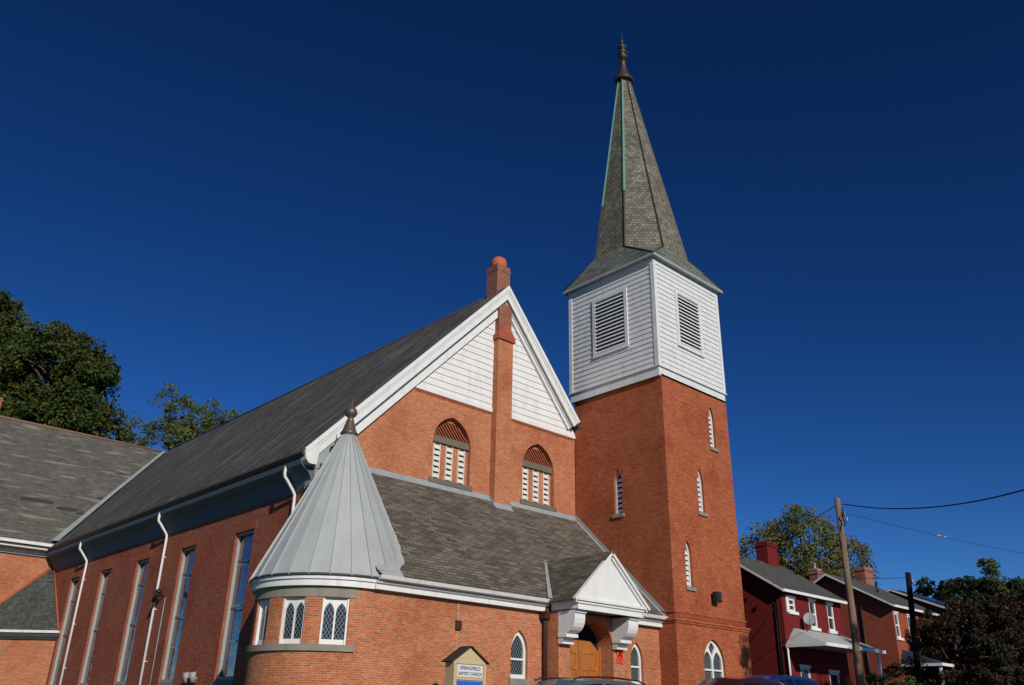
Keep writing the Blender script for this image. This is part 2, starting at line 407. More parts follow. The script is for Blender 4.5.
# --- nave side wall, with five tall openings
SF = F((XL, 0, 0), (0, -1, 0))            # facing -x: u = -y, n = -x
wins = [(29.50, 1.42, 6.18), (34.3, 1.36, 6.2), (38.95, 1.36, 6.22), (43.4, 1.36, 6.24), (47.75, 1.30, 6.28)]
holes = [[(-(y+w_/2), 1.0), (-(y-w_/2), 1.0), (-(y-w_/2), t), (-(y+w_/2), t)] for y, w_, t in wins]
m = MB(); m.panel(SF, [(-62, BOT), (-YG-.401, BOT), (-YG-.401, 7.55), (-62, 7.55)], holes, -.45, 0)
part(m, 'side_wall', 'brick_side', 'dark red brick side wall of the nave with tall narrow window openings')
for k, (y, w_, t) in enumerate(wins):
    f = F((XL, y, 0), (0, -1, 0)); hw = w_/2
    m = MB(); h0 = 1.12
    m.panel(f, [(-hw+.002, h0), (hw-.002, h0), (hw-.002, t-.002), (-hw+.002, t-.002)],
            [[(-hw+.06, h0+.1), (hw-.06, h0+.1), (hw-.06, t-.1), (-hw+.06, t-.1)]], -.30, -.09)
    for zz in (2.35, 3.55, 5.0): m.fbox(f, -hw+.06, hw-.06, zz, zz+.05, -.235, -.20)
    fr = part(m, 'window', 'grey_plastic')
    m = MB(); m.fbox(f, -hw+.05, hw-.05, h0+.09, t-.09, -.235, -.215); part(m, 'pane', 'glass_stained', parent=fr)
    m = MB(); m.fbox(f, -hw-.06, hw+.06, .86, 1.0, -.2, .07); m.fbox(f, -hw+.002, hw-.002, 1.0, 1.115, -.30, -.01); part(m, 'sill', 'stone', parent=fr)
    for zz in (5.2, 3.52):
        pts = [f.p(-hw+.12+(w_-.24)*i/8, zz-.13*math.sin(math.pi*i/8), -.19) for i in range(9)]; m = MB(); m.tube(pts, .016, 6)
        part(m, 'vent_bar', 'black', parent=fr)
    m = MB(); m.fbox(f, -hw-.18, hw+.18, t, t+.30, 0, .012); part(m, 'lintel', M['brick_tower'], parent=fr)
# --- gable wall
tops = 11.75
PX0, PX1 = 22.10, 22.95                  # the brick pilaster up the middle of the gable
def arch_win_holes(cx, w_):
    return [(cx+a, b) for a, b in arch(w_, 9.78, 10.95, 10, 0, 8.35)]
GW = [(20.1, 1.92), (24.86, 1.90)]
m = MB(); m.panel(FF, [(XL, BOT), (XR, BOT), (XR, nz(XR)-.3), (XP+(RZ-tops)/SR, tops), (XP-(nz(XP)-tops)/SL, tops), (XL, nz(XL)-.3)],
                  [arch_win_holes(*g) for g in GW], -.4, 0)
part(m, 'gable_wall', 'brick_front', 'orange brick front gable wall under white boarded peak')
for x0, x1 in ((18.15, PX0-.02), (PX1+.02, 27.0)):      # toothed course of brick ends under the boards
    m = MB(); q = [(x1, tops-.06), (x0, tops-.06)]; x = x0
    while x < x1-.125: q += [(x, tops-.16), (x+.065, tops-.16), (x+.065, tops-.1), (x+.125, tops-.1)]; x += .125
    q.append((x1, tops-.16)); m.panel(FF, q, [], .001, .045)
    part(m, 'brick_cornice', 'terra_brick')
# siding with the pilaster strip left between the two fields
m = MB(); dz = 1.0; dr_ = .7
L = [(XP-(nz(XP)-dz-tops)/SL, tops), (PX0+.02, tops), (PX0+.02, nz(PX0)-dz)]
Rr = [(PX1-.02, tops), (XP+(RZ-dr_-tops)/SR, tops), (PX1-.02, nz(PX1)-dr_)]
siding(m, FF, [L, Rr], .285, tops)
m.fbox(FF, L[0][0]-.3, PX0, tops-.06, tops+.09, .005, .06); m.fbox(FF, PX1, Rr[1][0]+.3, tops-.06, tops+.09, .005, .06)
m.panel(FF, [(L[0][0]-.3, tops), (Rr[1][0]+.3, tops), (XP, nz(XP)-.3)], [], -.2, .003)
part(m, 'gable_siding', 'white', 'white clapboards filling the peak of the front gable')
for cx, w_ in GW:
    f = F((cx, YG, 0), (1, 0, 0)); hw = w_/2
    m = MB(); m.panel(f, arch(w_-.004, 9.78, 10.948, 10, 0, 8.352), [[(x-.17, 8.40), (x+.17, 8.40), (x+.17, 9.80), (x-.17, 9.80)] for x in (-.62, 0, .62)]+[arch(w_-.16, 10.12, 10.82, 8, 0, 10.12)], -.34, -.2)
    fr = part(m, 'louvred_window', 'brick_front')
    m = MB(); m.fbox(f, -hw+.003, hw-.003, 9.84, 10.1, -.2, -.10); part(m, 'lintel', 'stone_dark', parent=fr)
    m = MB(); m.fbox(f, -hw-.12, hw+.12, 8.17, 8.352, -.3, .06); part(m, 'sill', 'stone_dark', parent=fr)
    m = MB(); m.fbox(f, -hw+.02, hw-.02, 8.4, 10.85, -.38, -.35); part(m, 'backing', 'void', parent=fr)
    m = MB()
    for x in (-.62, 0, .62):
        m.fbox(f, x-.17, x-.135, 8.41, 9.79, -.24, -.15); m.fbox(f, x+.135, x+.17, 8.41, 9.79, -.24, -.15)
        for k in range(6):
            z = 8.47+k*.225; q = [f.p(x-.135, z, -.13), f.p(x+.135, z, -.13), f.p(x+.135, z+.195, -.25), f.p(x-.135, z+.195, -.25)]
            m.face(q); m.face([p-f.v*.025 for p in q][::-1]); m.face([q[0]-f.v*.025, q[1]-f.v*.025, q[1], q[0]])
    part(m, 'louvre', 'cream', parent=fr)
    m = MB()
    A = arch(w_-.16, 10.12, 10.82, 8, 0, 10.1)
    for k in range(-9, 14):                # raking brick grille
        x0 = k*.17; q = [(x0, 10.0), (x0+.07, 10.0), (x0+.07-.8, 10.9), (x0-.8, 10.9)]
        for e in range(len(A)):
            a, b = A[e], A[(e+1) % len(A)]
            q = clip(q, lambda p: (b[0]-a[0])*(p[1]-a[1])-(b[1]-a[1])*(p[0]-a[0]))
            if len(q) < 3: break
        if len(q) >= 3: m.panel(f, q, [], -.28, -.21)
    part(m, 'grille', 'terra_brick', parent=fr)
# --- pilaster chimney
m = MB(); m.box(PX0, PX1, 24.68, 25.0, 7.4, 15.15); part(m, 'chimney_pilaster', 'brick_front')
m = MB(); m.box(PX0+.06, PX1-.06, 24.74, 25.0, 15.15, 16.75); part(m, 'chimney_pilaster', 'brick_chimney')
m = MB(); cxp = (PX0+PX1)/2
m.panel(F((cxp, 24.68, 0), (1, 0, 0)), [(-.48, 15.09), (.48, 15.09), (.48, 15.2), (0, 15.82), (-.48, 15.2)], [], -.3, .08)
m.box(PX0-.07, PX1+.07, 24.60, 25.0, 14.98, 15.08)
part(m, 'chimney_shoulder', 'terra_brick')
m = MB(); m.box(22.42, 23.2, 25.25, 25.95, 16.2, 19.02); m.box(22.40, 23.22, 25.23, 25.97, 18.70, 18.80)
st = part(m, 'chimney', 'brick_chimney', 'brick chimney stack on the ridge behind the gable peak')
m = MB(); m.lathe((22.81, 25.6, 0), [(.36, 19.0), (.37, 19.25), (.33, 19.42), (.2, 19.54), (0, 19.57)], 16)
part(m, 'chimney_cap', 'terracotta', parent=st)
# --- nave roof (two slopes as one slab) and rear part of the roof
def slope_slab(m, p, q, yA, yB, th=.14):
    """slab between profile points p=(x,z), q=(x,z)"""
    d = Vector((q[0]-p[0], 0, q[1]-p[1])).normalized(); n = Vector((-d.z, 0, d.x));  n = n if n.z > 0 else -n
    a, b = Vector((p[0], 0, p[1])), Vector((q[0], 0, q[1])); lo = -n*th
    A = [Vector((v.x, yA, v.z)) for v in (a, b, b+lo, a+lo)]; B = [Vector((v.x, yB, v.z)) for v in (a, b, b+lo, a+lo)]
    for i in range(4): j = (i+1) % 4; m.face([A[i], B[i], B[j], A[j]])
    m.face(A); m.face(B[::-1])
m = MB(); slope_slab(m, (13.52, nz(13.52)), (XP, RZ), 24.68, 61); part(m, 'roof', 'roof_nave', 'long dark grey slate roof slope of the nave')
m = MB(); slope_slab(m, (XP, RZ-.003), (31.0, nz(31.0)), 24.68, 61); part(m, 'roof', 'roof_nave')
m = MB(); m.tube([(XP, 24.8, RZ-.01), (XP, 61, RZ-.01)], .07, 8); part(m, 'ridge_cap', 'gutter')
# rake cornice
def rake(sgn):
    S_ = SL if sgn < 0 else SR
    m = MB(); d = Vector((sgn, 0, -S_)).normalized(); n = Vector((S_*sgn, 0, 1)).normalized()
    top = Vector((XP, 0, RZ+.02)); Ln = (XP-13.56)/abs(d.x) if sgn < 0 else 6.9
    e = top+d*Ln
    def strip(y0, y1, o0, o1):
        pts = []
        for base, sh in ((top, 0), (e, 1)):
            for o in (o0, o1):
                p = base+n*o
                t = (XP-p.x)/d.x if sh == 0 else 0
                pts.append(p+d*t)
        a, b, c2, d2 = pts[0], pts[1], pts[3], pts[2]
        Fq = [Vector((v.x, y0, v.z)) for v in (a, b, c2, d2)]; Bq = [Vector((v.x, y1, v.z)) for v in (a, b, c2, d2)]
        m.face(Fq); m.face(Bq[::-1])
        for i in range(4): j = (i+1) % 4; m.face([Fq[i], Bq[i], Bq[j], Fq[j]])
    lo_ = -.80 if sgn < 0 else -.60
    strip(24.585, 24.675, -.12, .03)       # crown, upper bead
    strip(24.62, 24.675, -.20, -.121)      # cove board
    strip(24.65, 24.72, -.42, -.201)       # fascia
    strip(24.722, 24.93, -.36, -.30)       # soffit
    strip(24.86, 24.995, lo_, -.361)       # frieze board on the wall
    strip(24.80, 24.859, -.47, -.362)      # bed mould
    return m
part(rake(-1), 'rake_cornice', 'white', 'white moulded cornice up the left rake of the gable')
part(rake(1), 'rake_cornice', 'white', 'white moulded cornice down the right rake of the gable')
# return box at the eave end + grey-blue returned soffit
m = MB(); m.panel(F((0, 24.64, 0), (1, 0, 0)), [(13.55, 8.12), (13.62, 7.82), (13.74, 7.70), (14.02, 7.70), (14.1, 8.35), (13.85, 8.35)], [], -.30, .04)
part(m, 'cornice_return', 'white')
m = MB(); m.panel(F((0, 24.70, 0), (1, 0, 0)), [(14.03, 7.62), (14.75, 7.62), (14.75, 8.75), (14.2, 8.3), (14.03, 8.2)], [], -.29, .0)
m.box(14.06, 14.198, 24.72, 25.3, 7.0, 7.60)
m.sweep([(13.90, 7.0), (13.90, 7.08), (14.22, 7.22), (14.22, 7.0)], (0, 24.68, 0), (0, 24.995, 0), (1, 0, 0), (0, 0, 1))
part(m, 'cornice_return', 'flash')
# side cornice (cove) and gutter
m = MB(); prof = [(13.56, 7.98), (13.52, 7.85), (13.56, 7.72), (13.66, 7.62), (13.85, 7.50), (13.98, 7.28), (14.04, 7.10), (14.10, 6.98), (14.198, 6.98), (14.198, 8.3)]
m.sweep([(min(a+.07, 14.198), b) for a, b in prof], (0, 24.90, 0), (0, 51.6, 0), (1, 0, 0), (0, 0, 1)); part(m, 'side_cornice', 'cornice')
m = MB(); m.sweep([(13.50, 8.12), (13.48, 8.04), (13.58, 7.93), (13.68, 7.93), (13.68, 8.05), (13.57, 8.09)], (0, 24.70, 0), (0, 51.25, 0), (1, 0, 0), (0, 0, 1))
part(m, 'gutter', 'gutter')
def downspout(y, z0, r=.055):
    m = MB(); m.tube([(13.66, y, 7.93), (13.62, y, 7.6), (13.64, y, 7.46), (13.72, y, 7.38), (14.0, y, 7.05), (14.09, y, 6.92), (14.1, y, 6.75), (14.1, y, z0)], r, 8)
    for z in (6.0, 3.9, 1.9): m.box(14.06, 14.199, y-.065, y+.065, z, z+.03)
    part(m, 'downspout', 'white')
downspout(25.95, -.5); downspout(36.5, -.5); downspout(46.2, -.5)
m = MB()
m.tube([(13.75, 36.65, 7.42), (14.19, 36.7, 7.3)], .03, 6)
part(m, 'bracket', 'white')
# --- rear wing
RS = .929; re_y, re_z = 51.2, 8.3; rr_y = 61.0; rr_z = re_z+RS*(rr_y-re_y)
def rz(y): return re_z+RS*(y-re_y)
def yslab(m, x0, x1, y0, z0, y1, z1, th=.14, x0b=None, x1b=None):
    d = Vector((0, y1-y0, z1-z0)).normalized(); n = Vector((0, -d.z, d.y)); n = n if n.z > 0 else -n; lo = -n*th
    x0b = x0 if x0b is None else x0b; x1b = x1 if x1b is None else x1b
    T = [Vector((x0, y0, z0)), Vector((x1, y0, z0)), Vector((x1b, y1, z1)), Vector((x0b, y1, z1))]; B = [p+lo for p in T]
    m.face(T); m.face(B[::-1])
    for i in range(4): j = (i+1) % 4; m.face([T[j], T[i], B[i], B[j]])
m = MB(); yslab(m, 10.3, 13.95, re_y, re_z, rr_y, rr_z, x1b=22.3); part(m, 'roof', 'roof_rear', 'weathered pale grey slate roof of the rear wing with patched bare spot')
m = MB(); yslab(m, 10.3, 38, 71, re_z, rr_y, rr_z-.003); part(m, 'roof', 'roof_rear')
m = MB(); yslab(m, 28, 38, re_y, re_z, rr_y, rr_z-.004); part(m, 'roof', 'roof_rear')
m = MB(); m.tube([(10.3, rr_y, rr_z+.02), (22.3, rr_y, rr_z+.02)], .09, 8); part(m, 'ridge_cap', M['rust'])
m = MB(); m.box(10.45, 11.22, 60.6, 61.4, 16.4, 18.55); m.box(10.4, 11.27, 60.55, 61.45, 18.3, 18.42); part(m, 'chimney', 'brick_chimney')
m = MB()
a = Vector((13.75, 51.0, 8.42)); b = Vector((22.2, 60.9, 17.36)); dd = (b-a).normalized(); sd = Vector((-.55, .6, .0)); sd = (sd-dd*sd.dot(dd)).normalized()
m.face([a-sd*.16+Z*.07, b-sd*.1+Z*.05, b+sd*.10+Z*.10, a+sd*.26+Z*.11]); m.face([a+Z*.06+Vector((.32, -.1, .3)), b+Z*.06, b-sd*.1+Z*.05, a-sd*.16+Z*.07])
part(m, 'valley_flashing', 'flash')
bare = plain('bare_slate_patch', (.035, .037, .045), .8)
for (x, z, w_, h_) in ((12.2, 11.0, 1.9, .34), (14.1, 10.75, 1.3, .28), (15.2, 10.6, .9, .2), (16.6, 12.0, 1.2, .22), (18.2, 14.4, .8, .14)):
    y = re_y+(z-re_z)/RS; o = Vector((x, y, z)); t = Vector((0, 1, RS)).normalized(); nn = Vector((0, -RS, 1)).normalized()*.012; m = MB()
    m.face([o+nn, o+Vector((w_*.9, 0, 0))+t*.05+nn, o+Vector((w_, 0, 0))+t*h_+nn, o+Vector((w_*.5, 0, 0))+t*h_*1.2+nn, o+Vector((.1, 0, 0))+t*h_*.9+nn])
    part(m, 'bare_patch', bare)
m = MB(); m.panel(F((0, 51.9, 0), (1, 0, 0)), [(10.6, BOT), (14.2, BOT), (14.2, 8.6), (10.6, 8.6)], [], -.4, 0)
m.panel(F((10.6, 0, 0), (0, -1, 0)), [(-70, BOT), (-52.3, BOT), (-52.3, 8.9), (-61, 16.9), (-70, 8.9)], [], -.4, 0)
m.box(10.6, 38, 69.6, 70, BOT, 8.9); m.panel(F((38, 52, 0), (0, 1, 0)), [(0, BOT), (18, BOT), (18, 8.9), (9, 16.9), (0, 8.9)], [], -.4, 0)
m.box(30.5, 38, 51.9, 52.3, BOT, 8.6); m.box(30.1, 30.5, 25.4, 51.9, BOT, 7.6)
part(m, 'rear_wing_wall', 'brick_front')
m = MB(); m.sweep([(51.1, 8.16), (51.1, 8.32), (51.18, 8.33), (51.2, 8.2)], (10.3, 0, 0), (13.7, 0, 0), (0, 1, 0), (0, 0, 1))
m.box(10.3, 14.1, 51.22, 51.89, 7.98, 8.04); m.sweep([(51.76, 7.70), (51.76, 7.95), (51.897, 7.97), (51.897, 7.70)], (10.3, 0, 0), (14.15, 0, 0), (0, 1, 0), (0, 0, 1))
part(m, 'rear_cornice', 'white', 'thin white cornice along the eave of the rear wing')
m = MB(); m.box(10.3, 13.75, 51.201, 51.5, 8.05, 8.19); part(m, 'gutter', 'gutter')
# nook between nave and rear wing: one roof plane facing the corner, gutter on the diagonal
def kz(x, y): return 7.4-1.03*(14.2-x)-1.03*(51.9-y)
K0 = (14.199, 48.36); K1 = (10.62, 51.899); K2 = (14.199, 51.899)
m = MB(); T = [Vector((*k, kz(*k))) for k in (K0, K2, K1)]; m.face(T[::-1]); m.face([p-Z*.12 for p in T])
for i in range(3): j = (i+1) % 3; m.face([T[i], T[j], T[j]-Z*.12, T[i]-Z*.12])
part(m, 'porch_roof', 'roof_green', 'dark grey green shingle roof in the corner beside the rear wing')
dg = (Vector((*K1, 0))-Vector((*K0, 0))); Dl = dg.length; fd = F((K0[0], K0[1], 0), -dg.normalized())   # faces the corner
fd = F((K1[0], K1[1], 0), (Vector((*K0, 0))-Vector((*K1, 0))).normalized())
m = MB(); m.panel(fd, [(0, BOT), (Dl, BOT), (Dl, 3.35), (0, 3.35)], [[(Dl-4.3, 0), (Dl-3.0, 0), (Dl-3.0, 2.55), (Dl-4.3, 2.55)]], -.4, -.25); part(m, 'vestibule_wall', 'brick_front')
m = MB(); m.fbox(fd, 0, Dl, 3.62, 3.74, -.25, .10); m.fbox(fd, 0, Dl, 3.33, 3.42, -.26, -.16); part(m, 'vestibule_cornice', 'white')
m = MB(); m.fbox(fd, 0, Dl, 3.42, 3.62, -.24, .04); part(m, 'gutter', 'gutter')
m = MB(); m.fbox(fd, Dl-4.45, Dl-2.85, 2.55, 2.85, -.26, -.2); part(m, 'lintel', 'stone')
m = MB(); m.fbox(fd, Dl-4.3, Dl-3.0, 0, 2.5, -.36, -.33); part(m, 'side_door', 'white')
m = MB()
for (p, q) in (((14.15, 51.8, kz(14.15, 51.8)+.02), (10.62, 51.87, kz(10.62, 51.87)+.02)),): m.tube([p, q], .09, 6)
part(m, 'flashing', 'terra_brick')
m = MB(); m.tube([(14.13, 51.7, 7.3), (14.13, 48.4, 3.8)], .05, 6); part(m, 'flashing', 'terra_brick')
# --- narthex
YN = 20.75; TX0, TX1, TY0, TY1 = 27.14, 31.9, 20.0, 24.95
CX, CY, CR = 14.15, 22.97, 2.22
NS = (8.10-3.68)/(25.0-20.38)
def fz(y): return 3.68+NS*(y-20.38)
NF = F((0, YN, 0), (1, 0, 0))
NW = [(19.83, .74, 1.22, 2.03, 2.68), (25.72, .70, 1.30, 2.1, 2.72)]
m = MB(); m.panel(NF, [(CX, BOT), (TX0, BOT), (TX0, 3.5), (CX, 3.5)], [[(cx+a, b) for a, b in arch(w_, s_, h_, 8, 0, b_)] for cx, w_, b_, s_, h_ in NW]
                  + [[(21.40, -.4), (23.74, -.4), (23.74, 3.3), (21.40, 3.3)]], -.35, 0)
part(m, 'entrance_wall', 'brick_front', 'orange brick wall of the low front range')
def lancet(f, w_, b_, s_, h_, sillmat='stone', two=False, parent=church):
    m = MB(); t = .09
    outer = arch(w_-.01, s_, h_-.005, 8, 0, b_+.005)
    mid = b_+(s_-b_)*.72
    if two:
        q = (w_-.27)/2; hs = [[(x-q/2, b_+.12), (x+q/2, b_+.12), (x+q/2, mid-.03), (x-q/2, mid-.03)] for x in (-.045-q/2, .045+q/2)]
        hs += [arch(q, s_+.02, s_+.47, 6, x, mid+.03) for x in (-.045-q/2, .045+q/2)]
        hs += [[(0, s_+.30), (.2, s_+.60), (.1, s_+.74), (0, h_-.10), (-.1, s_+.74), (-.2, s_+.60)]]
    else:
        hs = [[(-w_/2+t, b_+.13), (w_/2-t, b_+.13), (w_/2-t, mid-.03), (-w_/2+t, mid-.03)], arch(w_-2*t, s_-.02, h_-.15, 7, 0, mid+.03)]
    m.panel(f, outer, hs, -.2, -.10)
    fr = part(m, 'window', 'white', parent=parent)
    m = MB(); m.panel(f, arch(w_-.1, s_, h_-.06, 8, 0, b_+.06), [], -.185, -.165); part(m, 'pane', 'glass_lead', parent=fr)
    m = MB(); m.fbox(f, -w_/2-.08, w_/2+.08, b_-.2, b_, -.2, .07); part(m, 'sill', sillmat, parent=fr)
    return fr
for cx, w_, b_, s_, h_ in NW: lancet(F((cx, YN, 0), (1, 0, 0)), w_, b_, s_, h_)
m = MB(); T = [(CX-.3, 20.38), (TX0, 20.38), (TX0, 25.0), (XL, 25.0), (XL, 24), (CX-.3, 22)]
T = [Vector((a, b, fz(b))) for a, b in ((XL-.02, 20.38), (TX0, 20.38), (TX0, 25.0), (XL-.0, 25.0))]
m.face(T); m.face([p-Z*.12 for p in T][::-1])
for i in range(4): j = (i+1) % 4; m.face([T[j], T[i], T[i]-Z*.12, T[j]-Z*.12])
part(m, 'front_roof', 'roof_narthex', 'brown grey asphalt shingle lean-to roof below the gable')
# cornice: fascia + gutter, in the two runs either side of the porch hood
HX0, HX1 = 20.93, 24.2
for a, b in ((CX-.12, HX0+.02), (HX1-.02, TX0)):
    m = MB(); m.sweep([(20.56, 3.33), (20.56, 3.47), (20.48, 3.50), (20.46, 3.56), (20.748, 3.56), (20.748, 3.33)], (a, 0, 0), (b, 0, 0), (0, 1, 0), (0, 0, 1))
    m.sweep([(20.38, 3.575), (20.34, 3.60), (20.30, 3.69), (20.33, 3.705), (20.42, 3.68), (20.46, 3.575)], (a, 0, 0), (b, 0, 0), (0, 1, 0), (0, 0, 1))
    
    part(m, 'front_cornice', 'white', 'white cornice and gutter under the brown front roof')
# flashing where the front roof meets gable wall, pilaster and tower
m = MB()
def fl(x0, x1, y):
    m.box(x0, x1, y-.03, y-.002, fz(y)-.05, fz(y)+.08); m.face([(x0, y-.2, fz(y-.2)+.012), (x1, y-.2, fz(y-.2)+.012), (x1, y-.02, fz(y-.02)+.012), (x0, y-.02, fz(y-.02)+.012)])
fl(XL, PX0-.03, 25.0); fl(PX0-.06, PX1+.06, 24.68); fl(PX1+.03, TX0, 25.0)
for x in (PX0-.03, PX1+.03): m.face([(x, 24.66, fz(24.66)-.05), (x, 25.0, fz(25)-.05), (x, 25, fz(25)+.17), (x, 24.66, fz(24.66)+.17)])
part(m, 'flashing', 'flash')
m = MB(); m.sweep([(-.03, 0), (-.03, .17), (-.001, .17), (-.001, 0)], (TX0, 20.42, fz(20.42)), (TX0, 25, fz(25)), (1, 0, 0), (0, 0, 1))
m.face([(TX0-.16, 20.4, fz(20.4)+.012), (TX0-.03, 20.4, fz(20.4)+.012), (TX0-.03, 24.9, fz(24.9)+.012), (TX0-.16, 24.9, fz(24.9)+.012)])
part(m, 'flashing', 'flash')
# --- round turret at the corner
ANG = lambda deg: math.atan2(-math.cos(R(deg)), math.sin(R(deg)))   # deg: 0 faces -y, -90 faces -x  -> polar angle
def tp(deg, z, r=CR): return Vector((CX+r*math.sin(R(deg)), CY-r*math.cos(R(deg)), z))
TW = [(-28.6, 19.0), (-59.5, 18.6), (-91.5, 18.6)]
zw0, zw1 = 1.80, 3.04
edges = [0, -6, -12]
for c_, w_ in TW: edges += [c_+w_/2, c_-w_/2]
edges += [-110, -118, -126, -134, -142, -150, -158, -166, -172]
ed2 = []
for a, b in zip(edges, edges[1:]):
    inside = any(abs((a+b)/2-c_) < w_/2 for c_, w_ in TW)
    if inside: ed2.append((a, b, True))
    else:
        n = max(1, round(abs(b-a)/4)); ed2 += [(a+(b-a)*i/n, a+(b-a)*(i+1)/n, False) for i in range(n)]
m = MB(); lint = MB(); sill = MB()
def tq(mb, a, b, z0, z1, r=CR, sm=True):
    mb.face([tp(b, z0, r), tp(a, z0, r), tp(a, z1, r), tp(b, z1, r)], [(R(b)*CR, z0), (R(a)*CR, z0), (R(a)*CR, z1), (R(b)*CR, z1)], sm)
for a, b, win in ed2:
    n = 6 if win else 1
    for i in range(n):
        a_, b_ = a+(b-a)*i/n, a+(b-a)*(i+1)/n
        tq(m, a_, b_, BOT, zw0); tq(m, a_, b_, zw1, 3.6)
        if not win: tq(m, a_, b_, zw0, zw1)
    if win:
        for g in (a, b): m.face([tp(g, zw0), tp(g, zw1), tp(g, zw1, CR-.35), tp(g, zw0, CR-.35)])
        m.face([tp(a, zw1), tp(b, zw1), tp(b, zw1, CR-.35), tp(a, zw1, CR-.35)]); m.face([tp(a, zw0), tp(b, zw0), tp(b, zw0, CR-.35), tp(a, zw0, CR-.35)])
part(m, 'turret_wall', 'brick_front', 'rounded brick corner wall with three small windows', merge=False)
def band(mb, d0, d1, z0, z1, r0, r1, seg=36):
    for i in range(seg):
        a, b = d0+(d1-d0)*i/seg, d0+(d1-d0)*(i+1)/seg
        tq(mb, a, b, z0, z1, r1); mb.face([tp(a, z1, r1), tp(b, z1, r1), tp(b, z1, r0), tp(a, z1, r0)]); mb.face([tp(a, z0, r1), tp(b, z0, r1), tp(b, z0, r0), tp(a, z0, r0)])
    for g in (d0, d1): mb.face([tp(g, z0, r0), tp(g, z0, r1), tp(g, z1, r1), tp(g, z1, r0)])
m = MB(); band(m, -13.5, -165, zw1+.002, 3.32, CR-.1, CR+.015); part(m, 'lintel_band', 'stone', merge=False)
m = MB(); band(m, -13.2, -165, 1.63, zw0-.002, CR-.3, CR+.07); part(m, 'sill_band', 'stone', merge=False)
m = MB(); band(m, 1, -170, 3.325, 3.50, CR-.05, CR+.13); band(m, 1, -170, 3.501, 3.60, CR-.02, CR+.18); part(m, 'turret_cornice', 'white', merge=False)
for c_, w_ in TW:
    n_ = Vector((math.sin(R(c_)), -math.cos(R(c_)), 0)); f = F((CX, CY, 0), Z.cross(n_)); hw = CR*math.sin(R(w_/2)); ci = CR*math.cos(R(w_/2))-.10
    q = hw-.09
    m = MB(); m.panel(f, [(-hw, zw0), (hw, zw0), (hw, zw1), (-hw, zw1)], [arch(q, 2.64, 2.90, 6, x, zw0+.14) for x in (-.025-q/2, .025+q/2)], ci-.07, ci)
    m.fbox(f, -hw, -hw+.06, zw0, zw1, ci, ci+.05); m.fbox(f, hw-.06, hw, zw0, zw1, ci, ci+.05)
    fr = part(m, 'window', 'white')
    m = MB(); m.fbox(f, -hw+.05, hw-.05, zw0+.05, zw1-.05, ci-.05, ci-.035); part(m, 'pane', 'glass_lead', parent=fr)
# cone
prof = [(2.44, 3.60), (2.42, 3.67), (2.30, 3.95), (.17, 8.42)]
m = MB(); seg = 26
m.lathe((CX, CY, 0), prof, seg, smooth=False)
cone = part(m, 'turret_roof', 'metal_roof', 'pale grey standing seam metal cone roof')
m = MB()
for k in range(seg):
    t = 2*math.pi*k/seg; dr = Vector((math.cos(t), math.sin(t), 0)); tg = Vector((-dr.y, dr.x, 0))
    P = [Vector((CX, CY, z))+dr*r for r, z in prof]
    for a, b in zip(P, P[1:]):
        w0 = .011; nrm = tg.cross((b-a).normalized()); nrm = nrm if nrm.dot(dr) > 0 else -nrm
        for s_ in (-1, 1): m.face([a+tg*w0*s_, a+tg*w0*s_+nrm*.04, b+tg*w0*s_+nrm*.04, b+tg*w0*s_])
        m.face([a-tg*w0+nrm*.04, a+tg*w0+nrm*.04, b+tg*w0+nrm*.04, b-tg*w0+nrm*.04])
part(m, 'seam', 'metal_roof', parent=cone)
m = MB(); m.lathe((CX, CY, 0), [(2.43, 3.602), (2.46, 3.605), (2.46, 3.63), (2.43, 3.66)], 48); part(m, 'drip_edge', 'gutter', parent=cone)
# apron of folded tin on the shingles right of the cone
m = MB(); ed = []; NA = 30
for i in range(NA+1):
    y = 20.53+(24.2-20.53)*i/NA; z = fz(y); r = 2.43*(8.6-z)/(8.6-3.6) if z < 8.5 else 0
    dx = math.sqrt(max(r*r-(y-CY)**2, 0)); ed.append((CX+dx, y, z, .13+.62*math.exp(-((y-20.53)/.5)**2)+.02*math.sin(i*1.7)))
m.face([(CX, 20.385, fz(20.385)+.02), (ed[0][0]+.72, 20.385, fz(20.385)+.02), (ed[0][0]+ed[0][3], ed[0][1], ed[0][2]+.02), (ed[0][0]-.1, ed[0][1], ed[0][2]+.02)])
for a, b in zip(ed, ed[1:]):
    m.face([(a[0]-.12, a[1], a[2]+.03), (a[0]+a[3], a[1], a[2]+.02), (b[0]+b[3], b[1], b[2]+.02), (b[0]-.12, b[1], b[2]+.03)])
part(m, 'apron_flashing', 'metal_roof', parent=cone)
m = MB(); m.lathe((CX, CY, 0), [(.22, 8.36), (.30, 8.42), (.25, 8.50), (.22, 8.56), (.13, 8.85), (.09, 8.98), (.17, 9.05), (.21, 9.16), (.17, 9.28), (.07, 9.36), (.03, 9.43), (.010, 9.78), (0, 9.79)], 16)
part(m, 'turret_finial', 'bronze')
